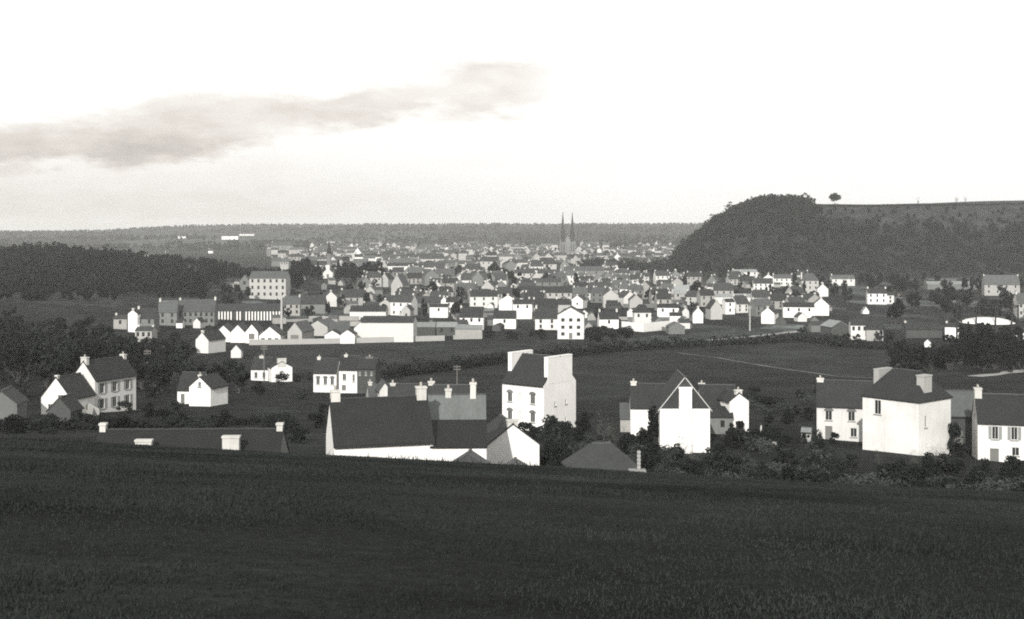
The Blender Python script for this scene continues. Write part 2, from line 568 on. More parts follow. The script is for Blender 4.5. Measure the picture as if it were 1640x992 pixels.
strip('footpath', [(1085, 566), (1150, 574), (1230, 588), (1300, 598), (1340, 604), (1400, 607)], 1.5, 'track')
strip('road', [(1130, 546), (1190, 541), (1230, 537), (1290, 530)], 4.5, 'road')
strip('road', [(1560, 604), (1600, 600), (1640, 594), (1700, 590)], 5.0, 'road')
strip('footpath', [(0, 441), (40, 446), (90, 456), (120, 462)], 9.0, 'track', ymin=420)
strip('footpath', [(640, 598), (760, 582), (830, 572)], .9, 'track')

# ------------------------------------------------------------------ houses
def facade(mb, fn, a0, a1, z0, z1, holes, inset=.16):
    """rectangular wall face with real openings; fn maps (along, height, depth) to a point"""
    xs = sorted({a0, a1, *[h[0] for h in holes], *[h[1] for h in holes]})
    zs = sorted({z0, z1, *[h[2] for h in holes], *[h[3] for h in holes]})
    for i in range(len(xs) - 1):
        for j in range(len(zs) - 1):
            cx, cz = (xs[i] + xs[i + 1]) / 2, (zs[j] + zs[j + 1]) / 2
            if any(h[0] < cx < h[1] and h[2] < cz < h[3] for h in holes): continue
            mb.quad(fn(xs[i], zs[j], 0), fn(xs[i + 1], zs[j], 0), fn(xs[i + 1], zs[j + 1], 0), fn(xs[i], zs[j + 1], 0))
    for (p, q, r, s) in holes:
        for (A, B) in (((p, r), (q, r)), ((q, r), (q, s)), ((q, s), (p, s)), ((p, s), (p, r))):
            mb.quad(fn(*A, 0), fn(*A, inset), fn(*B, inset), fn(*B, 0))


def side_fn(side, L, D):
    if side == 'f': return lambda a, z, d: (a, -D / 2 + d, z)
    if side == 'b': return lambda a, z, d: (-a, D / 2 - d, z)
    if side == 'l': return lambda a, z, d: (-L / 2 + d, -a, z)
    return lambda a, z, d: (L / 2 - d, a, z)


def obox(mb, fn, a0, a1, z0, z1, d0, d1):
    """box given in wall coordinates (d negative = proud of the wall)"""
    n = len(mb.v)
    mb.v += [fn(a0, z0, d0), fn(a1, z0, d0), fn(a1, z0, d1), fn(a0, z0, d1), fn(a0, z1, d0), fn(a1, z1, d0), fn(a1, z1, d1), fn(a0, z1, d1)]
    mb.f += [tuple(n + i for i in q) for q in ((0, 3, 2, 1), (4, 5, 6, 7), (0, 1, 5, 4), (1, 2, 6, 5), (2, 3, 7, 6), (3, 0, 4, 7))]


def window(root, fn, a, z, w, h, kind, fine):
    """pane with frame bars, sill and, where asked, shutters or an arched head"""
    p = MB(); obox(p, fn, a - w / 2, a + w / 2, z - h / 2, z + h / 2, .12, .15)
    if kind == 'door':
        p.build('door', 'door', root); return
    if kind == 'hole':
        p.build('opening', 'door', root); return
    if kind == 'blind':
        p.build('window', 'limewash_cool', root); return
    wn = p.build('window', 'pane', root)
    if not fine: return
    fr = MB(); t = .06
    for (x0, x1, z0, z1) in ((a - w / 2, a - w / 2 + t, z - h / 2, z + h / 2), (a + w / 2 - t, a + w / 2, z - h / 2, z + h / 2), (a - t / 2, a + t / 2, z - h / 2 + t, z + h / 2 - t),
                             (a - w / 2 + t, a + w / 2 - t, z - h / 2, z - h / 2 + t), (a - w / 2 + t, a + w / 2 - t, z + h / 2 - t, z + h / 2)):
        obox(fr, fn, x0, x1, z0, z1, .07, .118)
    fr.build('frame', 'frame', wn)
    s = MB(); obox(s, fn, a - w / 2 - .12, a + w / 2 + .12, z - h / 2 - .14, z - h / 2 - .01, -.10, .05)
    s.build('sill', 'concrete', wn)
    if kind == 'arch':
        k = MB(); n = 8; r0, r1 = w / 2 + .02, w / 2 + .24
        for i in range(n):
            a0, a1 = math.pi * i / n, math.pi * (i + 1) / n
            zt = z + h / 2 - .05
            q = [(a + r0 * math.cos(a0), zt + .5 * r0 * math.sin(a0)), (a + r1 * math.cos(a0), zt + .7 * r1 * math.sin(a0)),
                 (a + r1 * math.cos(a1), zt + .7 * r1 * math.sin(a1)), (a + r0 * math.cos(a1), zt + .5 * r0 * math.sin(a1))]
            k.quad(*[fn(x, y, -.05) for x, y in q])
            k.quad(fn(*q[1], -.05), fn(*q[1], .0), fn(*q[2], .0), fn(*q[2], -.05))
        k.quad(fn(a - r0, z + h / 2 - .05, -.03), fn(a + r0, z + h / 2 - .05, -.03), fn(a + r0 * .7, z + h / 2 + r0 * .42, -.03), fn(a - r0 * .7, z + h / 2 + r0 * .42, -.03))
        k.build('lintel', 'stone_grey', wn)
    if kind == 'shutter':
        for sgn in (-1, 1):
            q = MB(); c = a + sgn * (w * .76 + .03)
            obox(q, fn, c - w * .24, c + w * .24, z - h / 2, z + h / 2, -.06, -.01)
            q.build('shutter', 'shutter', wn)


def chimney(root, x, y, wx, wy, z0, z1, m='chimney_render', pots=1, cap=True):
    c = MB()
    c.box(x - wx / 2, x + wx / 2, y - wy / 2, y + wy / 2, z0, z1 - .18)
    ov = .07 if wy < 3 else .025
    c.box(x - wx / 2 - ov, x + wx / 2 + ov, y - wy / 2 - ov, y + wy / 2 + ov, z1 - .18, z1)
    o = c.build('chimney', m, root)
    for i in range(pots):
        k = MB()
        f = (i + 1) / (pots + 1) - .5
        k.frustum(x + (f * wx if wx > wy else 0), y + (f * wy if wy >= wx else 0), z1, z1 + .42, .15, .12, 6)
        k.build('chimney_pot', 'pot', o)
    return o


FOOT = []


def clear_of(x, y, r):
    return all((x - a) ** 2 + (y - b) ** 2 > (r + c) ** 2 for a, b, c in FOOT)


def house(name, label, cat, x, y, L, D, H, RR, rot=0.0, z=None, ax=0.0, wall='limewash', roof='slate', chim=(), win=(), hip=0.0, group=None,
          fine=False, sink=1.5, pots=1, over=.25, gable=None, chm='chimney_render', lean=False, verge=.08):
    """gabled or hipped house; (x, y) is a point of its front face at the fraction ax along it, front facing local -y, rot turns it"""
    th = R(rot)
    c, s = math.cos(th), math.sin(th)
    cx = x - ax * L * c - s * D / 2
    cy = y - ax * L * s + c * D / 2
    if z is None: z = gz(x, y)
    FOOT.append((cx, cy, max(L, D) * .5))
    root = empty(name, (cx, cy, z), th)
    tag(root, label, cat, group)
    w = MB()
    holes = {k: [] for k in 'fblr'}
    for (sd_, a, zc, ww, hh, kd) in win:
        holes[sd_].append((a - ww / 2, a + ww / 2, zc - hh / 2, zc + hh / 2))
    for sd_ in 'fblr':
        ln = L if sd_ in 'fb' else D
        top = H if not (lean and sd_ == 'b') else H + RR
        facade(w, side_fn(sd_, L, D), -ln / 2, ln / 2, -sink, top, [h for h in holes[sd_] if h[3] < H - .02])
    if not hip:
        for sx in (-1, 1):
            gm = w if gable is None else MB()
            X = sx * L / 2
            apex = (X, D / 2 if lean else 0, H + RR)
            if lean: pts = [(X, -D / 2, H), (X, D / 2, H), apex]
            else: pts = [(X, -D / 2, H), (X, D / 2, H), apex]
            gm.poly(pts if sx > 0 else pts[::-1])
            if gable: gm.build('gable', gable, root)
    w.build('wall', wall, root)
    r = MB(); e = over; t = .16
    if lean:
        k = RR / D
        y0, y1 = -D / 2 - e, D / 2
        z0, z1 = H - e * k + .03, H + RR + .03
        for X0, X1 in ((-L / 2 - .1, L / 2 + .1),):
            n = len(r.v)
            r.v += [(X0, y0, z0), (X1, y0, z0), (X1, y1, z1), (X0, y1, z1), (X0, y0, z0 + t), (X1, y0, z0 + t), (X1, y1, z1 + t), (X0, y1, z1 + t)]
            r.f += [tuple(n + i for i in q) for q in ((0, 3, 2, 1), (4, 5, 6, 7), (0, 1, 5, 4), (1, 2, 6, 5), (2, 3, 7, 6), (3, 0, 4, 7))]
    elif hip:
        hx = max(L / 2 - hip * D / 2, .15)
        A, B = L / 2 + e, D / 2 + e
        lo = [(-A, -B, H), (A, -B, H), (A, B, H), (-A, B, H)]
        up = [(p[0], p[1], p[2] + t) for p in lo]
        r1, r2 = (-hx, 0, H + RR + t), (hx, 0, H + RR + t)
        r.poly(lo[::-1])
        for i in range(4): r.quad(lo[i], lo[(i + 1) % 4], up[(i + 1) % 4], up[i])
        r.quad(up[0], up[1], r2, r1); r.tri(up[1], up[2], r2); r.quad(up[2], up[3], r1, r2); r.tri(up[3], up[0], r1)
    else:
        k = RR / (D / 2); X0, X1 = -L / 2 - verge, L / 2 + verge
        sec = [(-D / 2 - e, H - e * k + .03), (0, H + RR + .03), (D / 2 + e, H - e * k + .03)]
        for (p, q) in ((sec[0], sec[1]), (sec[1], sec[2])):
            r.quad((X0, p[0], p[1] + t), (X1, p[0], p[1] + t), (X1, q[0], q[1] + t), (X0, q[0], q[1] + t))
            r.quad((X0, q[0], q[1]), (X1, q[0], q[1]), (X1, p[0], p[1]), (X0, p[0], p[1]))
            r.quad((X0, p[0], p[1]), (X0, p[0], p[1] + t), (X0, q[0], q[1] + t), (X0, q[0], q[1]))
            r.quad((X1, q[0], q[1]), (X1, q[0], q[1] + t), (X1, p[0], p[1] + t), (X1, p[0], p[1]))
        for p in (sec[0], sec[2]):
            sg = 1 if p[0] < 0 else -1
            q = [(X0, p[0], p[1]), (X1, p[0], p[1]), (X1, p[0], p[1] + t), (X0, p[0], p[1] + t)]
            r.quad(*(q if sg > 0 else q[::-1]))
    ro = r.build('roof', roof, root)
    if y < 340 and not lean:
        rc = MB(); hx_ = (max(L / 2 - hip * D / 2, .15) if hip else L / 2 + .08); zr = H + RR + .16 + (.03 if not hip else 0)
        n_ = max(2, int(2 * hx_ / .45))
        for i in range(n_):
            a0 = -hx_ + 2 * hx_ * i / n_; a1 = -hx_ + 2 * hx_ * (i + 1) / n_ - .012; dz = random.uniform(-.015, .025)
            rc.box(a0, a1, -.12, .12, zr - .09 + dz, zr + .03 + dz)
        rcap = rc.build('ridge', 'slate_grey' if roof == 'slate_dark' else 'slate_pale', ro); rcap['kind'] = 'stuff'
        if not hip:
            for sg in (-1, 1):
                gt = MB(); zz_ = H - over * RR / (D / 2) + .03
                gt.box(-L / 2 - .05, L / 2 + .05, sg * (D / 2 + over + .06) - .05, sg * (D / 2 + over + .06) + .05, zz_ - .02, zz_ + .09)
                gt.build('gutter', 'iron', ro)
    for cspec in chim:
        x_, y_, wx, wy, top = cspec[:5]
        cm = cspec[5] if len(cspec) > 5 else chm
        zz = H + .4
        chimney(root, x_, y_, wx, wy, zz - .3, H + RR + top, cm, pots)
    for (sd_, a, zc, ww, hh, kd) in win:
        if zc + hh / 2 >= H - .02:      # opening up in the gable: frame standing in front of the wall
            f0 = side_fn(sd_, L, D)
            window(root, lambda a_, z_, d_, f0=f0: f0(a_, z_, d_ - .17), a, zc, ww, hh, kd, fine)
        else:
            window(root, side_fn(sd_, L, D), a, zc, ww, hh, kd, fine)
    return root


def wins(side, xs, zs, w, h, kind='plain'):
    return [(side, a, z, w, h, kind) for z in zs for a in xs]


def gable_front(name, label, u0, u1, Y, v_eave, v_peak, H, L, turn=0.0, cat='house', **kw):
    """house whose gable wall spans columns u0..u1; turn > 0 shows its long side on the viewer's right"""
    W = (u1 - u0) / F_PX * Y / math.cos(R(turn))
    zb = kw.pop('z', CZ + PZ(v_eave, Y) - H)
    RR = (v_eave - v_peak) / F_PX * Y
    th = R(90 + turn)
    xm = PX((u0 + u1) / 2, Y)
    # local frame: left end (-x side) is the gable towards the camera; place its middle at (xm, Y)
    c, s = math.cos(th), math.sin(th)
    cx, cy = xm + c * L / 2, Y + s * L / 2
    fx, fy = cx + s * W / 2, cy - c * W / 2       # middle of the local front face
    return house(name, label, cat, fx, fy, L, W, H, RR, rot=90 + turn, z=zb, **kw)


# ---- the farm range under the brow of the meadow
house('long_cottage', 'long low white cottage with dark slate roof and two end chimneys below the meadow', 'house', PX(535, 118), 118, 9.55, 6.6, 4.0, 3.75, rot=15, z=CZ + PZ(713, 118) - 4.0,
      ax=-.5, roof='slate_dark', chim=[(-4.25, .1, .9, .75, 1.0), (4.2, .0, .95, .75, 1.1)], fine=True, sink=2.5, wall='limewash')
house('farm_building', 'farm building with pale patched fibre cement roof behind the long white cottage', 'barn', PX(730, 126), 126, 6.0, 6.0, 4.0, 2.6, rot=2, z=CZ + PZ(682, 126) - 4.0,
      roof='fibre_cement', wall='render_stained', chim=[(-.8, -.1, .6, .6, .75), (1.75, -.2, .6, .6, 1.4)], sink=3, over=.2)
house('lean_to', 'low white outbuilding with dark slate lean-to roof against the patched barn', 'outbuilding', PX(735, 121), 120.6, 5.35, 4.9, 2.6, 1.75, rot=2, z=CZ + PZ(717, 120.6) - 2.6,
      roof='slate_dark', lean=True, sink=3, over=.2)
gable_front('shed', 'small boarded shed with pale-edged gable roof under the cottage wall', 724, 776, 112, 745, 728, 1.4, 1.5, turn=-6, cat='shed', wall='timber', roof='slate_pale', gable='stone_dark', sink=2)
gable_front('shed', 'tiny shed gable peeping over the meadow beneath the white cottage gable', 812, 842, 112, 750, 741, 1.2, 1.4, turn=4, cat='shed', wall='timber', roof='slate_pale', sink=2)
house('hip_roof_shed', 'low building with dark hipped roof and pale hip just past the meadow edge', 'shed', PX(970, 93), 93, 5.0, 3.7, 1.2, 1.75, rot=6, z=CZ + PZ(757, 93) - 1.2, hip=.95, roof='slate_grey', wall='render_stained', sink=2)

# ---- the row whose chimneys stand over the meadow brow
house('terrace_row', 'long dark slate roofed terrace with pale chimneys rising behind the meadow brow', 'terrace', PX(145, 113), 112, 16.9, 8.2, 3.6, 3.2, rot=1.5, z=CZ + PZ(691, 116) - 6.8, ax=-.5, roof='slate_dark',
      wall='stone_grey', chim=[(-8.2, .0, .55, .6, .75), (8.15, .0, .55, .6, .7), (-3.75, -2.6, 1.45, .6, -.35), (4.2, -2.9, 1.5, .7, .0)], sink=2.5, pots=0)

# ---- the tall white house in the middle
tw = wins('f', (-2.5, 1.85), (2.15, 4.9), .85, 1.45, 'arch') + wins('f', (-.55,), (2.15, 4.9), .6, 1.4, 'blind') + wins('r', (-1.3, 1.5), (1.4, 4.1), .4, .65)
house('tall_house', 'tall white three-storey house with broad chimney stacks filling both gables', 'house', PX(871, 186), 186, 7.9, 8.3, 7.1, 3.9, rot=-38, z=CZ + PZ(618, 186) - 7.1, ax=.5,
      win=tw, chim=[(-3.62, .0, .7, 5.4, .5, 'limewash'), (3.62, .0, .7, 6.3, .25, 'limewash')], fine=True, pots=0, sink=2.5, verge=-.06)

# ---- the house with the slate-hung gable and chimney breast
hc = gable_front('slate_gable_house', 'white house with dark slate-hung triangular gable and tall chimney breast up its front', 1057, 1137, 170, 655, 606, 5.6, 8.5, turn=0, gable='slate_grey', roof='slate', sink=2.5, over=.3)
cb = MB(); cb.box(-4.95, -4.27, -.85, .85, -.5, 8.35); cb.box(-5.02, -4.2, -.92, .92, 8.35, 8.6); cb.build('chimney_breast', 'limewash', hc)
for sy in (-1, 1):      # pale barge boards along the verge
    bb = MB(); a0 = (sy * 3.68, 5.2); a1 = (sy * .05, 9.75)
    n = len(bb.v)
    bb.v += [(-4.40, a0[0], a0[1]), (-4.40, a1[0], a1[1]), (-4.40, a1[0], a1[1] + .18), (-4.40, a0[0], a0[1] + .18), (-4.34, a0[0], a0[1]), (-4.34, a1[0], a1[1]), (-4.34, a1[0], a1[1] + .18), (-4.34, a0[0], a0[1] + .18)]
    bb.f += [tuple(n + i for i in q) for q in ((0, 3, 2, 1), (4, 5, 6, 7), (0, 1, 5, 4), (1, 2, 6, 5), (2, 3, 7, 6), (3, 0, 4, 7))]
    bb.build('barge_board', 'frame', hc)
house('cottage', 'white cottage with slate roof and end chimney, left wing beside the slate-hung gable', 'cottage', PX(1010, 181), 181, 7.6, 6.0, 3.8, 2.9, rot=-4, z=CZ + PZ(652, 181) - 3.8, ax=-.5,
      chim=[(-3.3, 0, .8, .7, .45)], win=[('f', -.1, 1.2, .9, 2.0, 'door'), ('f', 1.9, 1.7, .8, 1.2, 'plain')], fine=True, sink=2.5)
house('lean_to', 'stained lean-to outhouse built on the end of the cottage with the slate roof', 'outbuilding', PX(1003, 184), 184, 1.7, 3.4, 1.7, 1.7, rot=-4, z=CZ + PZ(672, 184) - 1.6, lean=True, wall='render_stained', roof='slate_pale', sink=2)
gable_front('gable_house', 'white house with gable chimney and slate roof beyond the slate-hung gable', 1168, 1200, 184, 643, 631, 4.6, 5.6, turn=14, chim=[(-2.4, 0, .6, 1.0, .55)], sink=2.5)
house('house_wing', 'slate roofed wing with white upper wall joining the gable chimney house', 'house', PX(1150, 187), 187, 5.4, 5.0, 4.6, 2.5, rot=-6, z=CZ + PZ(648, 187) - 4.6, win=[('f', -.4, 3.4, .6, 1.2, 'plain')],
      chim=[(-2.3, .5, .9, .7, .3)], fine=True, sink=2.5)
house('lean_to', 'slate roofed lean-to with shade put into its grey wall colour in front of the slate roofed wing', 'outbuilding', PX(1155, 183), 183, 3.4, 2.4, 2.0, 1.1, rot=-4, z=CZ + PZ(690, 183), wall='stone_grey', lean=True, sink=2, win=[('f', .2, 1.0, .6, 1.0, 'plain')])  # wall coloured grey to stand for the shade beside the gable house

# ---- the group at the end of the slope
hh = house('hipped_house', 'large white house with hipped slate roof and two heavy chimneys among brambles', 'house', PX(1471, 163), 163, 8.5, 7.8, 6.6, 3.6, rot=-50, z=CZ + PZ(646, 163) - 6.6, ax=.5, hip=.55,
           win=[('f', -1.9, 5.4, 1.0, 1.9, 'plain'), ('r', -2.2, 4.0, .5, 1.5, 'plain')], fine=True, sink=3, pots=0,
           wall='limewash_aged', chim=[(-3.6, -.1, .8, 3.2, .05, 'render_pale'), (3.3, -1.0, 1.1, 1.9, -.2, 'render_pale')], over=.22)
house('annex_house', 'pale house with arched windows and door canopy adjoining the hipped white house', 'house', PX(1308, 182), 182, 8.0, 6.0, 5.0, 3.2, rot=-14, z=CZ + PZ(649, 182) - 5.0, ax=-.5, wall='limewash_cool',
      win=wins('f', (-2.3, .9), (3.55,), .95, 1.4, 'arch') + [('f', -2.3, 1.0, 1.0, 2.0, 'door'), ('f', 1.2, 1.2, .9, 1.3, 'plain')], chim=[(-3.5, 0, .95, .7, .4)], fine=True, sink=2.5)
house('stone_house', 'dark stone house with grey slate roof between the hipped house and the shuttered house', 'house', PX(1549, 176), 176, 5.2, 6.0, 5.6, 3.0, rot=-4, z=CZ + PZ(666, 176) - 5.6, wall='stone_dark', roof='slate_pale', sink=2.5,
      win=[('f', -1.2, 2.2, 1.3, 2.6, 'door')])
house('shuttered_house', 'white house with grey shuttered windows and slate roof at the slope end', 'house', PX(1566, 164), 164, 10.5, 6.4, 5.6, 3.2, rot=-14, wall='limewash_aged', z=CZ + PZ(676, 164) - 5.6, ax=-.5,
      win=[('f', a, 4.25, .8, 1.7, 'shutter') for a in (-3.1, -.75, 1.9)] + [('f', -3.2, 1.2, 1.1, 2.0, 'door'), ('f', -.6, 1.9, .9, 1.1, 'plain')], chim=[(-4.9, .0, .9, 1.3, .9)], fine=True, sink=3, pots=2)
house('garden_shed', 'tiny pale garden shed standing beside the arched-window house', 'shed', PX(1291, 178), 178, 1.3, 1.4, 1.4, .4, rot=-20, z=None, wall='render_pale', roof='slate_light', sink=1)

# ---- cottages on the other side of the slope


gable_front('gable_cottage', 'small white gable-ended cottage with stout chimney on its gable below the meadow', 779, 864, 138, 714, 681, 4.1, 7.0, turn=12, chim=[(-3.1, 0, .7, 1.15, .55)], sink=2.5, cat='cottage', pots=0)
gable_front('gable_farmhouse', 'low white gabled house with small pointed gable chimney under dark trees', 63, 116, 203, 638, 606, 2.8, 6.5, turn=-16, wall='limewash_aged', chim=[(-2.9, 0, .5, .5, .45)], sink=3, pots=0,
            win=[('l', -1.1, 1.3, .8, 1.0, 'plain')], fine=True)
gable_front('tall_farmhouse', 'tall two-storey house with white gable and shaded side of long windows behind the low gable', 111, 156, 210, 608, 580, 5.4, 9.5, turn=-27, chim=[(-4.4, 0, .6, 1.3, .8), (4.4, 0, .6, 1.0, .5)], sink=3,
            wall='limewash_cool', win=wins('f', (-3.1, -.2, 2.8), (1.3, 3.9), .95, 1.7, 'shutter'), fine=True)
gable_front('shed', 'dark shed gable with stubby chimney before the low white gabled house', 76, 114, 192, 658, 638, 1.2, 4.0, turn=-6, cat='shed', wall='stone_dark', roof='slate', chim=[(-1.6, 0, .5, .5, .4, 'chimney_dark')], sink=2.5, pots=0)
gable_front('stone_cottage', 'grey cottage half lost in dark bushes at the slope foot', -22, 26, 190, 648, 628, 2.6, 6, turn=8, wall='stone_grey', roof='slate_grey', sink=3)
gable_front('villa_gable', 'bright white gable with one attic window and shaded side wall below dark trees', 301, 339, 220, 621, 605, 2.9, 5.2, turn=-22, sink=2.5, win=[('l', 0.0, 3.5, .55, .85, 'plain')], fine=True, wall='limewash')
house('villa_wing', 'small white wing with slate roof and door beside the bright attic-window gable', 'house', PX(284, 226), 226, 4.4, 5.5, 2.7, 2.7, rot=-6, z=CZ + PZ(624, 226) - 2.7, ax=-.5, sink=2.5, chim=[(1.3, -.6, .6, .6, -.2)],
      win=[('f', -1.2, 1.0, .7, 1.8, 'door')], fine=True)
gable_front('white_bungalow', 'white house with broad gable chimney and slate roof above the dark garden trees', 436, 467, 318, 589, 580, 3.4, 7.5, turn=22, sink=2.5, chim=[(-3.4, 0, .8, 2.2, .9)], pots=0)
house('white_bungalow', 'small white house with steep roof, two windows and dormers beside the broad gable chimney', 'house', PX(402, 322), 322, 6.0, 5.5, 3.3, 2.6, rot=-4, z=CZ + PZ(591, 322) - 3.3, ax=-.5, sink=2.5, chim=[(-.9, 0, 1.1, .7, .5)],
      win=[('f', -1.7, 1.7, .8, 1.5, 'plain'), ('f', .4, 1.7, .8, 1.5, 'plain')], fine=True)
house('dormer_house', 'white house with three arched front windows and two dormers by the dark hedge', 'house', PX(502, 268), 268, 5.0, 5.5, 4.6, 2.6, rot=-5, z=CZ + PZ(597, 268) - 4.6, ax=-.5, sink=2.5, chim=[(-1.9, 0, .7, .7, .5)],
      win=wins('f', (-1.5, .1, 1.6), (2.8,), .75, 1.5, 'arch'), fine=True)
house('twin_window_house', 'white upright house with tall windows next to the arched-window dormer house', 'house', PX(543, 266), 266, 3.9, 5.5, 4.8, 2.5, rot=-5, z=CZ + PZ(592, 266) - 4.8, ax=-.5, sink=2.5, chim=[(-1.0, 0, .7, .7, .4)],
      win=[('f', -.8, 3.2, .75, 1.4, 'plain'), ('f', 1.2, 3.0, .5, 1.6, 'plain'), ('f', -.9, .9, .9, 1.2, 'hole')], fine=True)
house('shaded_house', 'house with shade put into its dark wall colour and small pale framed windows at the end of the row', 'house', PX(572, 264), 264, 3.9, 5.5, 4.6, 1.8, rot=-5, z=CZ + PZ(590, 264) - 4.6, ax=-.5, wall='stone_dark', roof='slate', sink=2.5, chim=[(.2, 0, 1.6, .7, .4, 'chimney_dark')],
      win=wins('f', (-1.4, -.1, 1.1), (3.5,), .4, .8), fine=True)  # dark wall colour stands in for the shade on this front
house('cottage', 'grey roofed cottage with pale gable behind the long white cottage', 'cottage', PX(592, 205), 205, 5.2, 5.0, 2.8, 2.4, rot=14, z=None, ax=-.5, wall='render_pale', roof='slate_pale', sink=2.5, chim=[(-2.2, 0, .6, .6, .5)]) 
house('cottage', 'slate roofed cottage with two white chimneys rising behind the long roof', 'cottage', PX(622, 163), 163, 6.2, 5.5, 3.2, 2.7, rot=6, z=CZ + PZ(617, 165) - 6.0, ax=-.5, wall='render_pale', roof='slate_grey', sink=3.5, chim=[(-2.5, 0, .65, .6, .25), (2.6, 0, .8, .6, .45)])
house('cottage', 'dark slate roofed cottage joined behind the patched grey roof', 'cottage', PX(690, 160), 160, 4.6, 5.5, 3.2, 2.7, rot=-3, z=CZ + PZ(618, 162) - 6.0, ax=-.5, wall='render_pale', roof='slate_grey', sink=3.5)
gable_front('white_shed', 'little white gable of an outbuilding by the pale gabled cottage', 608, 625, 204, 626, 614, 2.4, 4, turn=14, cat='shed', wall='limewash_cool', roof='slate_pale', sink=2.5)


# ------------------------------------------------------------------ the town across the fields
def solve_eave(u, v, H, ymin=330):
    return hit(u, v, ymin, H)


WN = [0]


def front(label, u0, u1, ve, vr, H=5.2, name='town_house', cat='house', wall='limewash_cool', roof='slate', rot=None, nwin=None, rows=None, chim=2, D=None, group=None, ymin=330, ww=.95, wh=1.5, hip=0, lean=False, Y=None):
    """house showing its long front between columns u0..u1, eaves at ve, ridge at vr"""
    um = (u0 + u1) / 2
    if Y is None: x, Y = solve_eave(um, ve, H, ymin)
    L = (u1 - u0) / F_PX * Y
    D = D or min(max(6.0, L * .55), 9.0)
    if rot is None: rot = random.uniform(-9, 9)
    zb = CZ + PZ(ve, Y) - H
    RR = max(1.2, (CZ + PZ(vr, Y + D / 2)) - (zb + H))
    RR = min(RR, D * .75)
    ch = []
    if chim >= 1: ch.append((-L / 2 + .4, 0, .7, .9, random.uniform(.5, 1.1)))
    if chim >= 2: ch.append((L / 2 - .4, 0, .7, .9, random.uniform(.5, 1.1)))
    if chim >= 3: ch.append((random.uniform(-.1, .1) * L, 0, .9, .7, random.uniform(.5, .9)))
    if nwin is None: nwin = max(1, int(L / 3.0)) if Y < 900 else 0
    if rows is None: rows = 2 if H > 4.6 else 1
    wi = []
    if nwin:
        for r_ in range(rows):
            zc = H - .5 - wh / 2 - (rows - 1 - r_) * (H - .6) / max(rows, 1)
            for i in range(nwin):
                a = (i + .5) / nwin * L - L / 2
                wi.append(('f', a, zc, min(ww, L / nwin * .6), wh if r_ or i != nwin // 2 or rows == 1 else wh, 'plain'))
    return house(name, label, cat, PX(um, Y), Y, L, D, H, RR, rot=rot, z=zb, wall=wall, roof=roof, chim=ch, win=wi, hip=hip, group=group, sink=2.5, pots=0 if Y > 600 else 1, lean=lean)


def gab(label, u0, u1, ve, vp, H=4.2, name='town_house', cat='house', wall='limewash_cool', roof='slate', turn=None, L=9.0, win=(), chim=1, group=None, ymin=330, Y=None):
    um = (u0 + u1) / 2
    if Y is None: x, Y = solve_eave(um, ve, H, ymin)
    if turn is None: turn = random.uniform(-14, 14)
    ch = [(-L / 2 + .4, 0, .6, .9, .7)] if chim else []
    return gable_front(name, label, u0, u1, Y, ve, vp, H, L, turn=turn, cat=cat, wall=wall, roof=roof, win=win, chim=ch, group=group, sink=2.5, pots=0)


def block(*a, **k):
    return front(*a, **k)


# -- institution on the hillside
front('large pale three-storey institution with rows of windows in front of the wooded hill', 399, 458, 446, 435, H=11.5, name='institution', cat='building', wall='render_pale', roof='slate_pale', rot=-3, nwin=6, rows=3, chim=0, ymin=600, ww=1.2, wh=1.8, D=11)
gab('grey gabled wing of the pale institution with an attic window', 383, 400, 452, 441, H=9, name='institution_wing', cat='building', wall='stone_grey', roof='slate_pale', turn=6, chim=0, ymin=600, win=[('l', 0, 8.6, 1.6, 1.8, 'plain')], Y=752)
front('plain pale block on the end of the institution wing', 363, 384, 451, 447, H=8, name='institution_wing', cat='building', wall='render_pale', roof='slate_grey', rot=2, nwin=0, chim=0, ymin=600, Y=760)
front('low pale wall-like outbuilding running out from the institution', 336, 376, 467, 465, H=2.2, name='outbuilding', cat='building', wall='render_pale', roof='slate_grey', rot=5, nwin=0, chim=0, D=4, ymin=500, Y=735)
# -- far side rows
front('grey terrace with chimney gable standing beneath the wood', 253, 283, 500, 481, H=5.5, wall='stone_grey', roof='slate_pale', rot=4, chim=1, name='terrace', cat='terrace')
front('long grey slate roofed terrace next to the white-arcaded building', 284, 343, 499, 480, H=5.8, wall='stone_grey', roof='slate_pale', rot=3, chim=2, nwin=7, name='terrace', cat='terrace', D=9)
o_arc = front('long low building with a row of white posts and dark bays under a slate roof', 344, 450, 498, 487, H=4.2, wall='stone_dark', roof='slate_grey', rot=2, chim=0, nwin=0, name='arcaded_building', cat='building', D=9)
gab('tall bright white gable with chimney at the village edge', 204, 221, 503, 497, H=7.0, L=11, turn=-22, wall='limewash', name='village_house')
front('dark roofed house joined behind the bright white gable', 216, 247, 510, 494, H=5.5, wall='stone_grey', roof='slate', rot=-4, name='village_house', chim=1)
front('pale two-storey house with low skirting roof under the bright gable', 216, 243, 530, 524, H=4.0, wall='render_pale', roof='slate_grey', rot=-3, nwin=3, rows=1, name='village_house')
front('long pale low house at the edge of the dark trees', 182, 203, 511, 505, H=4.0, wall='render_stained', roof='slate_grey', rot=4, name='village_house', chim=1)
gab('white gable with grey roof running back, alone among dark bushes', 312, 335, 545, 533, H=4.2, turn=-24, L=9, name='village_house')
gab('white workshop gable with dark doorway, first of the gabled sheds', 347, 368, 532, 522, H=3.6, name='workshop', cat='workshop', turn=4, chim=0, L=12, wall='limewash', roof='slate_grey')
gab('white workshop gable in the middle of the three joined sheds', 369, 392, 533, 521, H=3.6, name='workshop', cat='workshop', turn=3, chim=0, L=12, wall='limewash', roof='slate_grey')
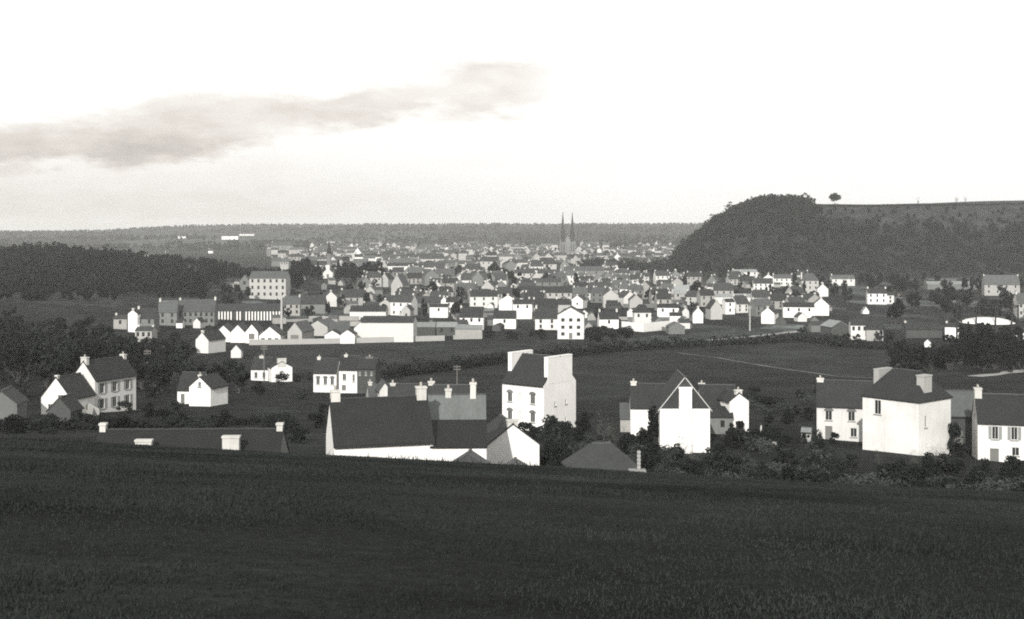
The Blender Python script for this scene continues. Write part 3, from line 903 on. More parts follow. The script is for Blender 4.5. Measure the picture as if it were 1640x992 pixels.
gab('white workshop gable pierced by one big dark opening', 393, 413, 532, 520, H=4.0, name='workshop', cat='workshop', turn=3, chim=0, L=12, wall='limewash', roof='slate_grey', win=[('l', 0, 2.4, 2.0, 2.0, 'hole')])
gab('broad low white workshop gable with three square windows', 415, 449, 538, 524, H=2.8, name='workshop', cat='workshop', turn=2, chim=0, L=12, wall='limewash', roof='slate_grey', win=wins('l', (-2.4, 0, 2.4), (1.3,), 1.3, 1.3))
gab('pale workshop gable with a wide dark bay by the yard wall', 460, 484, 532, 517, H=3.8, name='workshop', cat='workshop', turn=-12, chim=0, L=12, wall='render_pale', roof='slate_pale', win=[('l', 0, 1.8, 3.0, 1.8, 'hole')])
gab('small white hut gable below the workshop gables', 370, 386, 562, 553, H=2.2, name='hut', cat='hut', turn=6, chim=0, L=5, ymin=300)
front('pale house with hipped grey roof above the workshops', 452, 480, 487, 475, H=5.5, wall='render_stained', roof='slate_pale', rot=3, name='village_house', nwin=3)
gab('tiny white shed gable by the grey terrace', 309, 321, 516, 510, H=2.5, name='hut', cat='hut', chim=0, L=5)
front('small bright white shed wall beside the grey terrace gable', 282, 292, 517, 514, H=2.2, name='hut', cat='hut', chim=0, nwin=0, wall='limewash', D=4)
# -- left of centre
gab('white gable with chimney and long dark roof behind the small white house', 521, 539, 476, 467, H=5.0, turn=18, L=12)
front('long dark slate roof running up to the white chimney gable', 462, 520, 487, 473, H=4.6, wall='stone_grey', roof='slate_grey', rot=3, chim=0, nwin=0)
front('small white house with white side gable beneath the long dark roof', 499, 524, 489, 482, H=4.0, rot=12, wall='limewash', chim=1, nwin=2, rows=1)
front('long low pale building with slate roof and plain front', 560, 618, 499, 490, H=4.0, rot=-2, wall='limewash_cool', nwin=0, chim=0, name='warehouse', cat='warehouse')
gab('pale square gable with one dark round window', 608, 626, 486, 480, H=5.5, turn=4, L=8, win=[('l', 0, 3.6, 1.3, 1.6, 'plain')], wall='render_pale')
front('low slate roofed wing against the round-windowed gable', 585, 608, 491, 484, H=3.6, wall='render_pale', roof='slate_grey', nwin=0, chim=0)
gab('narrow white gable with an arched window above the warehouse', 644, 657, 497, 490, H=5.0, turn=-8, L=8, win=[('l', 0, 2.4, .9, 2.2, 'plain')], wall='render_pale')
front('long white warehouse with dark roof behind the yard wall', 578, 662, 517, 507, H=7.0, rot=-2, wall='limewash_cool', nwin=0, chim=0, name='warehouse', cat='warehouse', D=12)
gab('white warehouse gable sloping down to the yard wall', 567, 596, 526, 512, H=4.6, turn=3, L=12, wall='limewash_cool', roof='slate_pale', name='warehouse', cat='warehouse', chim=0)
gab('wide low grey gable roof of an open shed among the workshops', 492, 525, 524, 514, H=3.4, turn=-10, L=14, wall='render_pale', roof='slate_pale', name='workshop', cat='workshop', chim=0)
front('grey ridge roof behind the twin white garages', 528, 560, 530, 516, H=3.4, rot=7, wall='stone_grey', roof='slate_pale', nwin=0, chim=0, name='workshop', cat='workshop')
gab('white garage gable by the yard wall, beside the dark gateway', 520, 544, 537, 530, H=2.9, turn=2, L=8, wall='limewash', name='garage', cat='garage', chim=0)
gab('white garage gable by the yard wall, with the stepped eave', 545, 568, 537, 529, H=3.0, turn=1, L=8, wall='limewash', name='garage', cat='garage', chim=0)
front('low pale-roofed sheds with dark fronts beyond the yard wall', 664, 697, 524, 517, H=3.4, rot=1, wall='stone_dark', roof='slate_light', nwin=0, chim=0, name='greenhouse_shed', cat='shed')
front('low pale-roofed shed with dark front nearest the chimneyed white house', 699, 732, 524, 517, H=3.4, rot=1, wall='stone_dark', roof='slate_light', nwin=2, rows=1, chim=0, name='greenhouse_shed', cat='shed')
front('grey terrace with pale chimney gables behind the sheds', 662, 706, 485, 475, H=5.2, rot=4, wall='stone_grey', roof='slate_grey', chim=2)
front('plain white block wall between two dark trees', 688, 717, 492, 488, H=5.0, rot=-4, wall='limewash', nwin=1, rows=1, chim=0)
gab('white house with pointed gable chimney above the white block', 706, 716, 482, 476, H=5.2, turn=10, L=9, wall='limewash')
front('white-walled house with dark roof beside the pointed gable chimney', 714, 734, 484, 476, H=5.0, rot=-3, wall='limewash', chim=1)
# -- centre
front('white house with slate roof behind a rough pale annex', 736, 774, 508, 492, H=5.2, rot=-3, wall='limewash', nwin=3, rows=1, chim=1)
front('rough pale annex wall standing in front of the white slate-roofed house', 729, 772, 527, 525, H=3.6, rot=-2, wall='render_stained', roof='slate_light', nwin=0, chim=0, D=4, name='annex', cat='building')
front('pale house with white chimney gable and three tall windows', 753, 797, 475, 465, H=6.0, rot=5, wall='limewash_cool', nwin=3, chim=2)
front('white cottage with dark roof and one small window below the big white gable', 790, 826, 510, 498, H=4.4, rot=-4, wall='limewash', nwin=1, rows=1, chim=0)
gab('big white gable wall with pointed chimney in the middle of the town', 799, 828, 482, 473, H=7.5, turn=-6, L=12, wall='limewash', roof='slate_grey')
front('broad bright white house front beside the big white gable', 822, 852, 487, 480, H=7.0, rot=8, wall='limewash', roof='slate', nwin=2, rows=1, chim=1)
front('long pale terrace with slate roof and end gable', 826, 916, 469, 459, H=4.8, rot=-1, wall='render_pale', nwin=9, rows=1, chim=1, name='terrace', cat='terrace', D=9)
front('long dark slate roof with white gable chimneys before the pale terrace', 846, 914, 488, 479, H=4.0, rot=-2, wall='render_pale', nwin=0, chim=2, name='terrace', cat='terrace')
front('slate roofed house with patched roof beside the three-storey mill', 857, 893, 510, 493, H=4.8, rot=-3, wall='limewash_cool', roof='slate', nwin=2, chim=1)
gab('square three-storey mill house with low gable and nine windows', 893, 935, 505, 493, H=8.9, turn=-5, L=11, wall='limewash_cool', roof='slate_grey', name='mill_house', chim=0,
    win=[('l', a, z, 1.25, 1.25, 'plain') for a in (-2.9, 0, 2.9) for z in (7.1, 4.4, 1.9) if not (a == 0 and z == 1.9)] + [('l', 0, 1.2, 1.2, 2.2, 'door')])
gab('small white house with pointed gable beyond the mill', 916, 933, 480, 474, H=4.6, turn=-20, L=8, wall='limewash', win=[('l', 0, 2.4, .9, 1.2, 'plain')])
front('long grey two-storey row with slate roof up the valley', 824, 896, 438, 432, H=6.0, rot=-2, wall='render_pale', roof='slate_grey', nwin=7, chim=1, name='terrace', cat='terrace', D=9)
front('second grey row below the long two-storey row', 828, 898, 452, 446, H=5.0, rot=-3, wall='stone_grey', roof='slate_grey', nwin=6, rows=1, chim=1, name='terrace', cat='terrace', D=9)
front('tall pale house front catching the sun beyond the terraces', 898, 921, 441, 433, H=7.5, rot=3, wall='limewash_cool', roof='slate_pale', nwin=2, chim=2)
front('grey house row with gables beside the tall sunlit front', 923, 957, 440, 431, H=5.5, rot=6, wall='render_stained', roof='slate_grey', chim=2)
front('grey stone row under a dark slate roof by the wood foot', 943, 980, 463, 452, H=5.2, rot=-4, wall='stone_grey', roof='slate_grey', chim=2)
gab('white gable strip with sloping roof by the wood foot', 980, 992, 453, 446, H=6.0, turn=-30, L=9, wall='limewash')
front('white walled house with pale roof and bay by the wood foot', 993, 1020, 463, 455, H=4.2, rot=-6, wall='limewash', roof='slate_pale', nwin=2, rows=1, chim=1)
front('pale hillside house with pale roof above the white-walled house', 995, 1012, 447, 440, H=4.5, rot=5, wall='limewash_cool', roof='slate_pale', chim=1)
front('white cottage with dark roof and white chimney by the dark bushes', 960, 991, 511, 499, H=4.2, rot=4, wall='limewash', nwin=1, rows=1, chim=2)
front('white house with dark hipped roof over the long white wall', 1016, 1043, 501, 488, H=5.0, rot=3, wall='limewash_cool', hip=.8, nwin=2, rows=1, chim=0)
gab('pale grey gable pair in front of the round dark tree', 757, 774, 445, 436, H=6.0, turn=8, L=9, wall='stone_grey', roof='slate_pale')
gab('pale grey pointed gable beside the round dark tree', 779, 793, 446, 436, H=6.0, turn=-8, L=9, wall='stone_grey', roof='slate_pale')
# -- right of centre
front('white two-part house with gable chimney behind the grey shed', 1053, 1087, 493, 487, H=5.6, rot=-5, wall='limewash', nwin=2, rows=1, chim=2)
front('white lower extension in front of the two-part white house', 1073, 1093, 506, 502, H=3.6, rot=-4, wall='limewash', nwin=0, chim=0, name='annex', cat='building')
gab('grey shed gable at the end of the long white wall', 1071, 1097, 524, 517, H=2.8, turn=4, L=6, wall='stone_grey', roof='slate_pale', name='shed', cat='shed', chim=0)
gab('little white half gable next to the two-part white house', 1092, 1104, 499, 493, H=4.0, turn=25, L=8, wall='limewash_cool')
gab('white pointed gable over a grey plinth beside a pole', 1110, 1126, 502, 493, H=4.4, turn=-5, L=8, wall='limewash')
gab('tall pale gable half hidden by dark trees on the slope', 1138, 1157, 494, 481, H=5.2, turn=8, L=8, wall='render_pale')
front('white house end rising out of dark trees', 1162, 1177, 484, 479, H=6.0, rot=8, wall='limewash', nwin=1, chim=1)
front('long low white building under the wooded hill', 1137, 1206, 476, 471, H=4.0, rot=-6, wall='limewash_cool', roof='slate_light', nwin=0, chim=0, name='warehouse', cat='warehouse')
gab('bright white narrow gable with small chimney by the road', 1220, 1239, 502, 493, H=4.6, turn=-24, L=9, wall='limewash')
front('white rambling house with dark lean-to among trees by the road', 1255, 1304, 492, 485, H=5.0, rot=-8, wall='limewash', nwin=3, rows=1, chim=1)
front('white villa with flat pale roof and square windows under the wood', 1175, 1214, 436, 432, H=5.0, rot=5, wall='limewash_cool', roof='slate_light', nwin=4, rows=2, chim=1, ww=1.4, wh=1.3)
gab('white villa gable with tall chimney under the wood', 1222, 1239, 446, 440, H=8.0, turn=-8, L=10, wall='limewash')
front('dark roofed white cottage below the tall chimney gable', 1207, 1238, 454, 446, H=5.0, rot=-5, wall='limewash_cool', roof='slate_grey', chim=0)
front('white row of houses along the wood foot', 1240, 1272, 446, 440, H=5.6, rot=6, wall='limewash_cool', roof='slate_pale', chim=2)
front('pale square house with hipped roof under the wood', 1284, 1311, 450, 438, H=7.0, rot=-4, wall='render_pale', roof='slate_pale', hip=.9, chim=1)
front('small bright white box house among the wood-foot villas', 1231, 1241, 469, 467, H=3.8, rot=4, wall='limewash', nwin=0, chim=0)
front('white house with chimney and dark trees before it', 1333, 1369, 447, 441, H=5.0, rot=-3, wall='limewash_cool', roof='slate_pale', nwin=3, rows=1, chim=1)
gab('white gable among trees by the wood-foot lane', 1303, 1327, 489, 478, H=5.0, turn=-12, L=9, wall='limewash')
front('white two-storey house with dark roof standing in dark trees', 1390, 1420, 470, 462, H=6.0, rot=-8, wall='limewash', nwin=3, chim=2)
front('small pale wing of the white house in dark trees', 1420, 1432, 473, 468, H=4.8, rot=4, wall='limewash_cool', nwin=1, chim=0, name='annex', cat='building')
front('white shed with tall door beside the panelled barn', 1363, 1389, 521, 512, H=5.4, rot=-8, wall='limewash_cool', roof='slate', nwin=3, rows=1, chim=0, name='shed', cat='shed')
front('barn with pale panelled front and dark roof past the field hedge', 1388, 1414, 528, 516, H=4.2, rot=-14, wall='render_pale', roof='slate', nwin=0, chim=0, name='barn', cat='barn')
gab('dark open barn gable under a pale verge by the field hedge', 1331, 1362, 524, 515, H=3.4, turn=14, L=9, wall='stone_dark', roof='slate_light', name='barn', cat='barn', chim=0)
front('white end wall of a low house beside the gasholder', 1514, 1536, 524, 518, H=4.6, rot=-24, wall='limewash', nwin=0, chim=1)
gab('tiny white tent-shaped shed on the allotments', 1382, 1392, 499, 492, H=1.2, turn=2, L=3, wall='limewash', roof='slate_light', name='hut', cat='hut', chim=0)
front('big grey house above the gasholder', 1578, 1632, 456, 441, H=7.0, rot=-10, wall='render_pale', roof='slate_pale', nwin=4, chim=2)
front('long low grey building with pale roof up behind the gasholder', 1486, 1575, 456, 451, H=3.4, rot=-2, wall='stone_grey', roof='slate_light', nwin=0, chim=0, name='warehouse', cat='warehouse')
front('grey block of houses next to the gasholder', 1630, 1662, 486, 470, H=7.0, rot=3, wall='render_pale', roof='slate_pale', nwin=3, chim=1)
front('low white wall-sided shed by the gasholder', 1630, 1660, 533, 528, H=3.2, rot=3, wall='limewash_cool', roof='slate_grey', nwin=0, chim=0, name='shed', cat='shed')
front('dark roofed sheds with a pale chimney by the gasworks trees', 1452, 1508, 528, 517, H=3.2, rot=-5, wall='stone_dark', roof='slate', nwin=0, chim=1, name='shed', cat='shed')
gab('small white leaning hut in the gasworks yard', 1481, 1490, 549, 544, H=2.0, turn=-25, L=3, wall='limewash', name='hut', cat='hut', chim=0)
# -- upper centre
gab('pale gable with long sloping roof among the garden trees', 626, 645, 456, 440, H=6.5, turn=-20, L=10, wall='render_pale', roof='slate_pale')
gab('pale gable with dark roof above the long gable roof', 609, 622, 447, 438, H=5.5, turn=-18, L=10, wall='render_pale')
gab('small pale gable amid dark bushes below the chapel trees', 584, 600, 466, 458, H=4.0, turn=4, L=7, wall='render_pale')
front('white villa between dark trees above the town', 664, 687, 437, 431, H=5.5, rot=4, wall='limewash_cool', roof='slate_pale', nwin=2, rows=1, chim=2)
front('sunlit house front in dark garden trees', 706, 722, 446, 441, H=5.0, rot=-4, wall='limewash_cool', nwin=2, rows=1, chim=1)
gab('white roof-end showing over dark trees', 733, 746, 444, 438, H=4.5, turn=14, L=8, wall='limewash_cool', roof='slate_light')
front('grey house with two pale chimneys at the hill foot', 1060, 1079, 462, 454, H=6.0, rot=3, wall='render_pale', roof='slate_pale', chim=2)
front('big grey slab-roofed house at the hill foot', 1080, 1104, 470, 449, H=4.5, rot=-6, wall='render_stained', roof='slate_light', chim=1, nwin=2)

# white posts of the arcaded building, each a part of it
arc_L = (450 - 344) / F_PX * o_arc.location.y
pm = MB(); pm.box(-.28, .28, -.2, .2, 0, 3.9); pme = pm.mesh('post'); pme.materials.append(MATS['limewash'])
Dn = 9.0
for i in range(22):
    if random.random() < .12: continue
    p = link('post', pme, None, o_arc)
    p.location = (-arc_L / 2 + .8 + i * (arc_L - 1.6) / 21, -Dn / 2 - .35, .0)

# yard walls
def wall_run(label, pix, h, m='limewash_cool', thick=.4, ymin=300, use_h=False):
    pts = [hit(u, v, ymin) for u, v in pix]
    mb = MB()
    x0, y0 = pts[0]
    for (xa, ya), (xb, yb) in zip(pts, pts[1:]):
        n = max(1, int(math.hypot(xb - xa, yb - ya) / 5))
        for i in range(n):
            p = (xa + (xb - xa) * i / n, ya + (yb - ya) * i / n); q = (xa + (xb - xa) * (i + 1) / n, ya + (yb - ya) * (i + 1) / n)
            d = math.hypot(q[0] - p[0], q[1] - p[1]); nx, ny = -(q[1] - p[1]) / d * thick / 2, (q[0] - p[0]) / d * thick / 2
            zb = min(gz(*p), gz(*q)) - .6; zt = (gz(*p) + gz(*q)) / 2 + h
            lo = [(p[0] - nx, p[1] - ny), (q[0] - nx, q[1] - ny), (q[0] + nx, q[1] + ny), (p[0] + nx, p[1] + ny)]
            k = len(mb.v)
            mb.v += [(a, b, zb) for a, b in lo] + [(a, b, zt) for a, b in lo]
            mb.f += [tuple(k + j for j in f) for f in ((4, 5, 6, 7), (0, 1, 5, 4), (1, 2, 6, 5), (2, 3, 7, 6), (3, 0, 4, 7))]
    root = empty('garden_wall', (0, 0, 0))
    o = mb.mesh('garden_wall')
    COL.objects.unlink(root); bpy.data.objects.remove(root)
    ob = link('garden_wall', o, m)
    tag(ob, label, 'wall', kind='thing')
    return ob


wall_run('long pale yard wall in front of the workshops and warehouse', [(399, 553), (520, 551), (640, 548), (712, 546)], 1.9, 'render_pale')
wall_run('long bright white wall beneath the hipped-roof house', [(996, 529), (1030, 532), (1074, 528)], 3.6, 'limewash')
wall_run('short pale yard wall joining the rough annex', [(726, 544), (772, 543)], 1.6, 'render_pale')
wall_run('low white wall running down beside the low gabled house', [(126, 660), (157, 667)], 1.4, 'render_pale', ymin=180)

# ------------------------------------------------------------------ gasholder
gx, gy = hit(1581, 596, 250)
gy = 395.0; gx = PX(1581, gy)
groot = tag(empty('gasholder', (gx, gy, gz(gx, gy))), 'dark iron gasholder with pale domed crown inside a ring of tall columns', 'gasholder')
gr = 46 / F_PX * gy
gtop = CZ + PZ(517, gy) - gz(gx, gy); gpost = CZ + PZ(489, gy) - gz(gx, gy)
m_ = MB(); m_.frustum(0, 0, -1.5, gtop * .45, gr * .97, gr * .97, 40); m_.build('tank', 'tank_iron', groot)
m_ = MB(); m_.frustum(0, 0, gtop * .45, gtop, gr * .92, gr * .92, 40); m_.build('bell', 'tank_iron', groot)
m_ = MB(); m_.frustum(0, 0, gtop, gtop + .9, gr * .92, gr * .72, 40); m_.frustum(0, 0, gtop + .9, gtop + 1.5, gr * .72, gr * .42, 40); m_.frustum(0, 0, gtop + 1.5, gtop + 1.75, gr * .42, gr * .04, 40); m_.build('crown', 'crown_sheet', groot)
for i in range(10):
    a = 2 * math.pi * (i + .35) / 10
    m_ = MB(); m_.frustum(math.cos(a) * gr, math.sin(a) * gr, -1.5, gpost, .32, .24, 6); m_.box(math.cos(a) * gr - .4, math.cos(a) * gr + .4, math.sin(a) * gr - .4, math.sin(a) * gr + .4, gpost, gpost + .3)
    m_.build('column', 'iron', groot)
for hz_ in (gpost - .25, gtop * .55):
    m_ = MB(); n = 30
    for i in range(n):
        a0, a1 = 2 * math.pi * i / n, 2 * math.pi * (i + 1) / n
        m_.tube((gr * math.cos(a0), gr * math.sin(a0), hz_), (gr * math.cos(a1), gr * math.sin(a1), hz_), .14, .14, 5)
    m_.build('ring_girder', 'iron', groot)

# ------------------------------------------------------------------ cathedral and chapel
cy_ = 2000.0
cz_ = gz(PX(909, cy_), cy_)
cath = tag(empty('cathedral', (PX(909, cy_), cy_, cz_)), 'pale stone cathedral with twin towers and two slender spires over the town', 'cathedral')
ctop = CZ + PZ(387, cy_) - cz_; ctip = CZ + PZ(340, cy_) - cz_
for sx in (-7.6, 7.6):
    m_ = MB(); m_.box(sx - 4.7, sx + 4.7, -5, 5, -2, ctop - 2)
    for bx in (-4.9, 4.9):
        m_.box(sx + bx - .8, sx + bx + .8, -5.9, -4.4, -2, ctop - 6)
    m_.box(sx - 5.1, sx + 5.1, -5.4, 5.4, ctop - 2, ctop - .8)
    tw_ = m_.build('tower', 'stone_grey', cath)
    for bx in (-1.8, 1.8):
        k = MB(); k.box(sx + bx - .8, sx + bx + .8, -5.15, -5.02, ctop - 16, ctop - 4); k.build('belfry_opening', 'pane', tw_)
    m_ = MB(); m_.frustum(sx, 0, ctop - .8, ctip, 4.5, .3, 8, rot=R(22.5)); m_.build('spire', 'slate', cath)
    for bx in (-4, 4):
        m_ = MB(); m_.frustum(sx + bx, -4.2, ctop - .8, ctop + 8, 1.0, .1, 6); m_.build('pinnacle', 'stone_grey', cath)
m_ = MB(); m_.box(-2.9, 2.9, -4, 6, -2, 24); m_.poly([(-2.9, -4.01, 24), (2.9, -4.01, 24), (0, -4.01, 30)]); m_.build('west_front', 'stone_grey', cath)
m_ = MB(); m_.box(-9, 9, 5, 70, -2, 18); m_.build('nave', 'stone_grey', cath)
m_ = MB(); m_.quad((-9.6, 5, 17.9), (0, 5, 27), (0, 70, 27), (-9.6, 70, 17.9)); m_.quad((9.6, 5, 17.9), (9.6, 70, 17.9), (0, 70, 27), (0, 5, 27)); m_.build('roof', 'slate_grey', cath)

ty_ = 943.0
tz_ = gz(PX(526, ty_), ty_)
ch = tag(empty('chapel', (PX(526, ty_), ty_, tz_)), 'pale chapel front with stepped bell gable and thin dark spire among trees', 'chapel')
hb = CZ + PZ(437, ty_) - tz_; ht = CZ + PZ(428, ty_) - tz_; hs = CZ + PZ(386, ty_) - tz_
m_ = MB(); m_.box(-3.7, 3.7, -3, 5, -2, hb); m_.poly([(-3.7, -3.01, hb), (3.7, -3.01, hb), (1.4, -3.01, hb + 2.2), (-1.4, -3.01, hb + 2.2)]); m_.box(-1.3, 1.3, -3.02, -.6, hb, ht + 1.6); m_.build('front_wall', 'limewash_cool', ch)
m_ = MB(); m_.box(-3.2, 3.2, 5, 20, -2, hb - 1.5); m_.build('nave', 'stone_grey', ch)
m_ = MB(); m_.quad((-3.6, 4.9, hb - 1.6), (0, 4.9, hb + 2.6), (0, 20, hb + 2.6), (-3.6, 20, hb - 1.6)); m_.quad((3.6, 4.9, hb - 1.6), (3.6, 20, hb - 1.6), (0, 20, hb + 2.6), (0, 4.9, hb + 2.6)); m_.build('roof', 'slate_grey', ch)
m_ = MB(); m_.box(-2.7, .1, 10, 13, -2, hs - 10); m_.build('bell_tower', 'stone_grey', ch)
m_ = MB(); m_.frustum(-1.3, 11.5, hs - 10, hs, 1.9, .1, 8, rot=R(22.5)); m_.build('spire', 'slate', ch)
m_ = MB(); m_.box(-.8, .8, -3.14, -3.03, .2, 3.4); m_.build('door', 'door', ch)

# ------------------------------------------------------------------ the distant town: small houses among gardens
def far_town():
    """houses of the old town, placed on the valley floor at random inside the built-up wedge, denser towards the cathedral"""
    tones = ['render_pale', 'render_stained', 'limewash_cool', 'stone_grey', 'limewash']
    spots = []
    tries = 0
    while len(spots) < 225 and tries < 9000:
        tries += 1
        Y = 10 ** random.uniform(math.log10(880), math.log10(2450))
        u = random.uniform(430, 1120)
        if Y < 1200 and u < 610: continue
        if Y > 2150 and (u < 520 or u > 1060): continue
        if 880 < Y < 1350 and u > 1040: continue
        if 930 < u < 1060 and 1080 < Y < 1330: continue      # wooded spur
        if abs(u - 526) < 22 and Y < 1500: continue
        if abs(u - 909) < 16 and Y > 1500: continue
        x = PX(u, Y)
        if gz(x, Y) > 22 or not clear_of(x, Y, 6): continue
        if any((x - a) ** 2 + (Y - b) ** 2 < 15 ** 2 for a, b in spots): continue
        spots.append((x, Y))
    for i, (x, Y) in enumerate(spots):
        L = random.uniform(7, 15) if random.random() < .68 else random.uniform(16, 36); D = random.uniform(6, 10); H = random.uniform(3.6, 9.5); RR = D * random.uniform(.3, .62)
        if random.random() < .06: H = random.uniform(10, 13)
        wl = random.choices(tones, (5, 4, 3, 4, 1.2))[0]
        rf = random.choices(['slate_grey', 'slate_pale', 'slate'], (4, 4, 2))[0]
        chs = [(-L / 2 + .5, 0, .8, 1.1, 1.0)] + ([(L / 2 - .5, 0, .8, 1.1, 1.0)] if random.random() < .6 else [])
        gab_ = random.random() < .35
        wn_ = [('f', a * L, H - 1.6, 1.1, 1.5, 'plain') for a in (-.3, 0, .3)] if (Y < 1250 and not gab_) else []
        lab = {'limewash': 'bright white little house in the distant old town', 'limewash_cool': 'off-white little house in the distant old town', 'render_pale': 'pale little house in the distant old town',
               'render_stained': 'weathered pale little house in the distant old town', 'stone_grey': 'grey stone little house in the distant old town'}[wl]
        house('town_house', lab, 'house', x, Y, L, D, H, RR, rot=(90 if gab_ else 0) + random.gauss(0, 16), z=gz(x, Y), wall=wl, roof=rf, chim=chs, win=wn_, sink=2, pots=0, group='distant old town: ' + lab.split(' little')[0] + ' houses')


far_town()

def distant_roofs():
    W = MB(); Rf = MB(); n = 0
    sel = []
    while n < 330:
        Y = random.uniform(1250, 2550); u = random.uniform(500, 1085)
        if abs(u - 909) < 16 and Y > 1500: continue
        x = PX(u, Y)
        if gz(x, Y) > 22 or not clear_of(x, Y, 5): continue
        L = (random.uniform(6, 14) if random.random() < .6 else random.uniform(15, 34)) / 2; D = random.uniform(5.5, 9) / 2; H = random.uniform(3.5, 9); rr = D * random.uniform(.7, 1.1); th = random.choice((0, 1.57)) + random.gauss(0, .3); zb = gz(x, Y)
        c, s_ = math.cos(th), math.sin(th)
        P = lambda a, b, z: (x + a * c - b * s_, Y + a * s_ + b * c, zb + z)
        q = [(-L, -D), (L, -D), (L, D), (-L, D)]
        for i in range(4):
            a, b = q[i], q[(i + 1) % 4]; W.quad(P(*a, -1.5), P(*b, -1.5), P(*b, H), P(*a, H))
        for e in (-L, L): W.tri(P(e, -D, H), P(e, D, H), P(e, 0, H + rr))
        for sg in (-1, 1): Rf.quad(P(-L - .2, sg * (D + .3), H - .2), P(L + .2, sg * (D + .3), H - .2), P(L + .2, 0, H + rr + .1), P(-L - .2, 0, H + rr + .1))
        n += 1
    for nm, b, mt, lab in (('distant_house_walls', W, 'far_render', 'pale walls of the crowded houses round the cathedral'), ('distant_house_roofs', Rf, 'far_slate', 'slate roofs of the crowded houses round the cathedral')):
        o = b.build(nm, mt); o['kind'] = 'stuff'; o['label'] = lab; o['category'] = 'town'


mat('far_render', (.34, .335, .315), var=.7, scale=.02, fine=.5, fscale=.06)
mat('far_slate', (.045, .047, .046), var=.5, scale=.03)
distant_roofs()

# pale farms and villas on the far slopes
for (u, v, w_, h_, wl, lab) in ((368, 384, 26, 9, 'limewash', 'white tower-like farmhouse with low wing on the far slope'), (395, 378, 24, 5, 'limewash_cool', 'long pale farm on the far slope crest'), (290, 382, 14, 5, 'limewash', 'white farm gleaming on the far slope'),
                                (452, 402, 34, 14, 'stone_grey', 'big grey barracks block before the far slope'), (538, 392, 30, 8, 'render_pale', 'pale domed hospital block on the far slope'), (596, 392, 22, 5, 'render_pale', 'pale long house at the far town edge'),
                                (730, 401, 34, 8, 'limewash', 'white pointed gable and long white wing at the far town edge'), (797, 396, 36, 6, 'render_pale', 'long pale building at the far town edge'), (662, 399, 12, 11, 'limewash_cool', 'single pale tall house at the far town edge'),
                                (1046, 399, 14, 8, 'limewash', 'white house by the foot of the steep hill'), (1064, 396, 8, 8, 'limewash_cool', 'off-white narrow house by the steep hill'), (1083, 392, 9, 14, 'limewash_cool', 'tall pale tower house against the steep hill'),
                                (235, 414, 10, 5, 'limewash_cool', 'little pale house over the wooded hill crest'), (337, 406, 6, 6, 'limewash', 'tiny bright white cottage on the far fields'), (268, 412, 10, 5, 'render_pale', 'little grey house over the wooded hill crest')):
    x, Y = hit(u, v, 1500)
    if 1030 < u < 1100: Y = 1780.0 + (u - 1040) * 3; x = PX(u, Y)
    L = max(7, w_ / F_PX * Y); H = max(4, h_ * .62 / F_PX * Y)
    rt = house('distant_house', lab, 'house', x, Y, L, 9, H, max(3, h_ * .4 / F_PX * Y), rot=random.uniform(-8, 8), z=gz(x, Y), wall=wl, roof='slate_grey', chim=[(-L / 2 + .6, 0, .9, 1.2, 1.2)], sink=3, pots=0,
               win=[('f', (k - 2) * L / 6, H * .6, 1.4, 1.8, 'plain') for k in range(5)] if L > 20 else ())

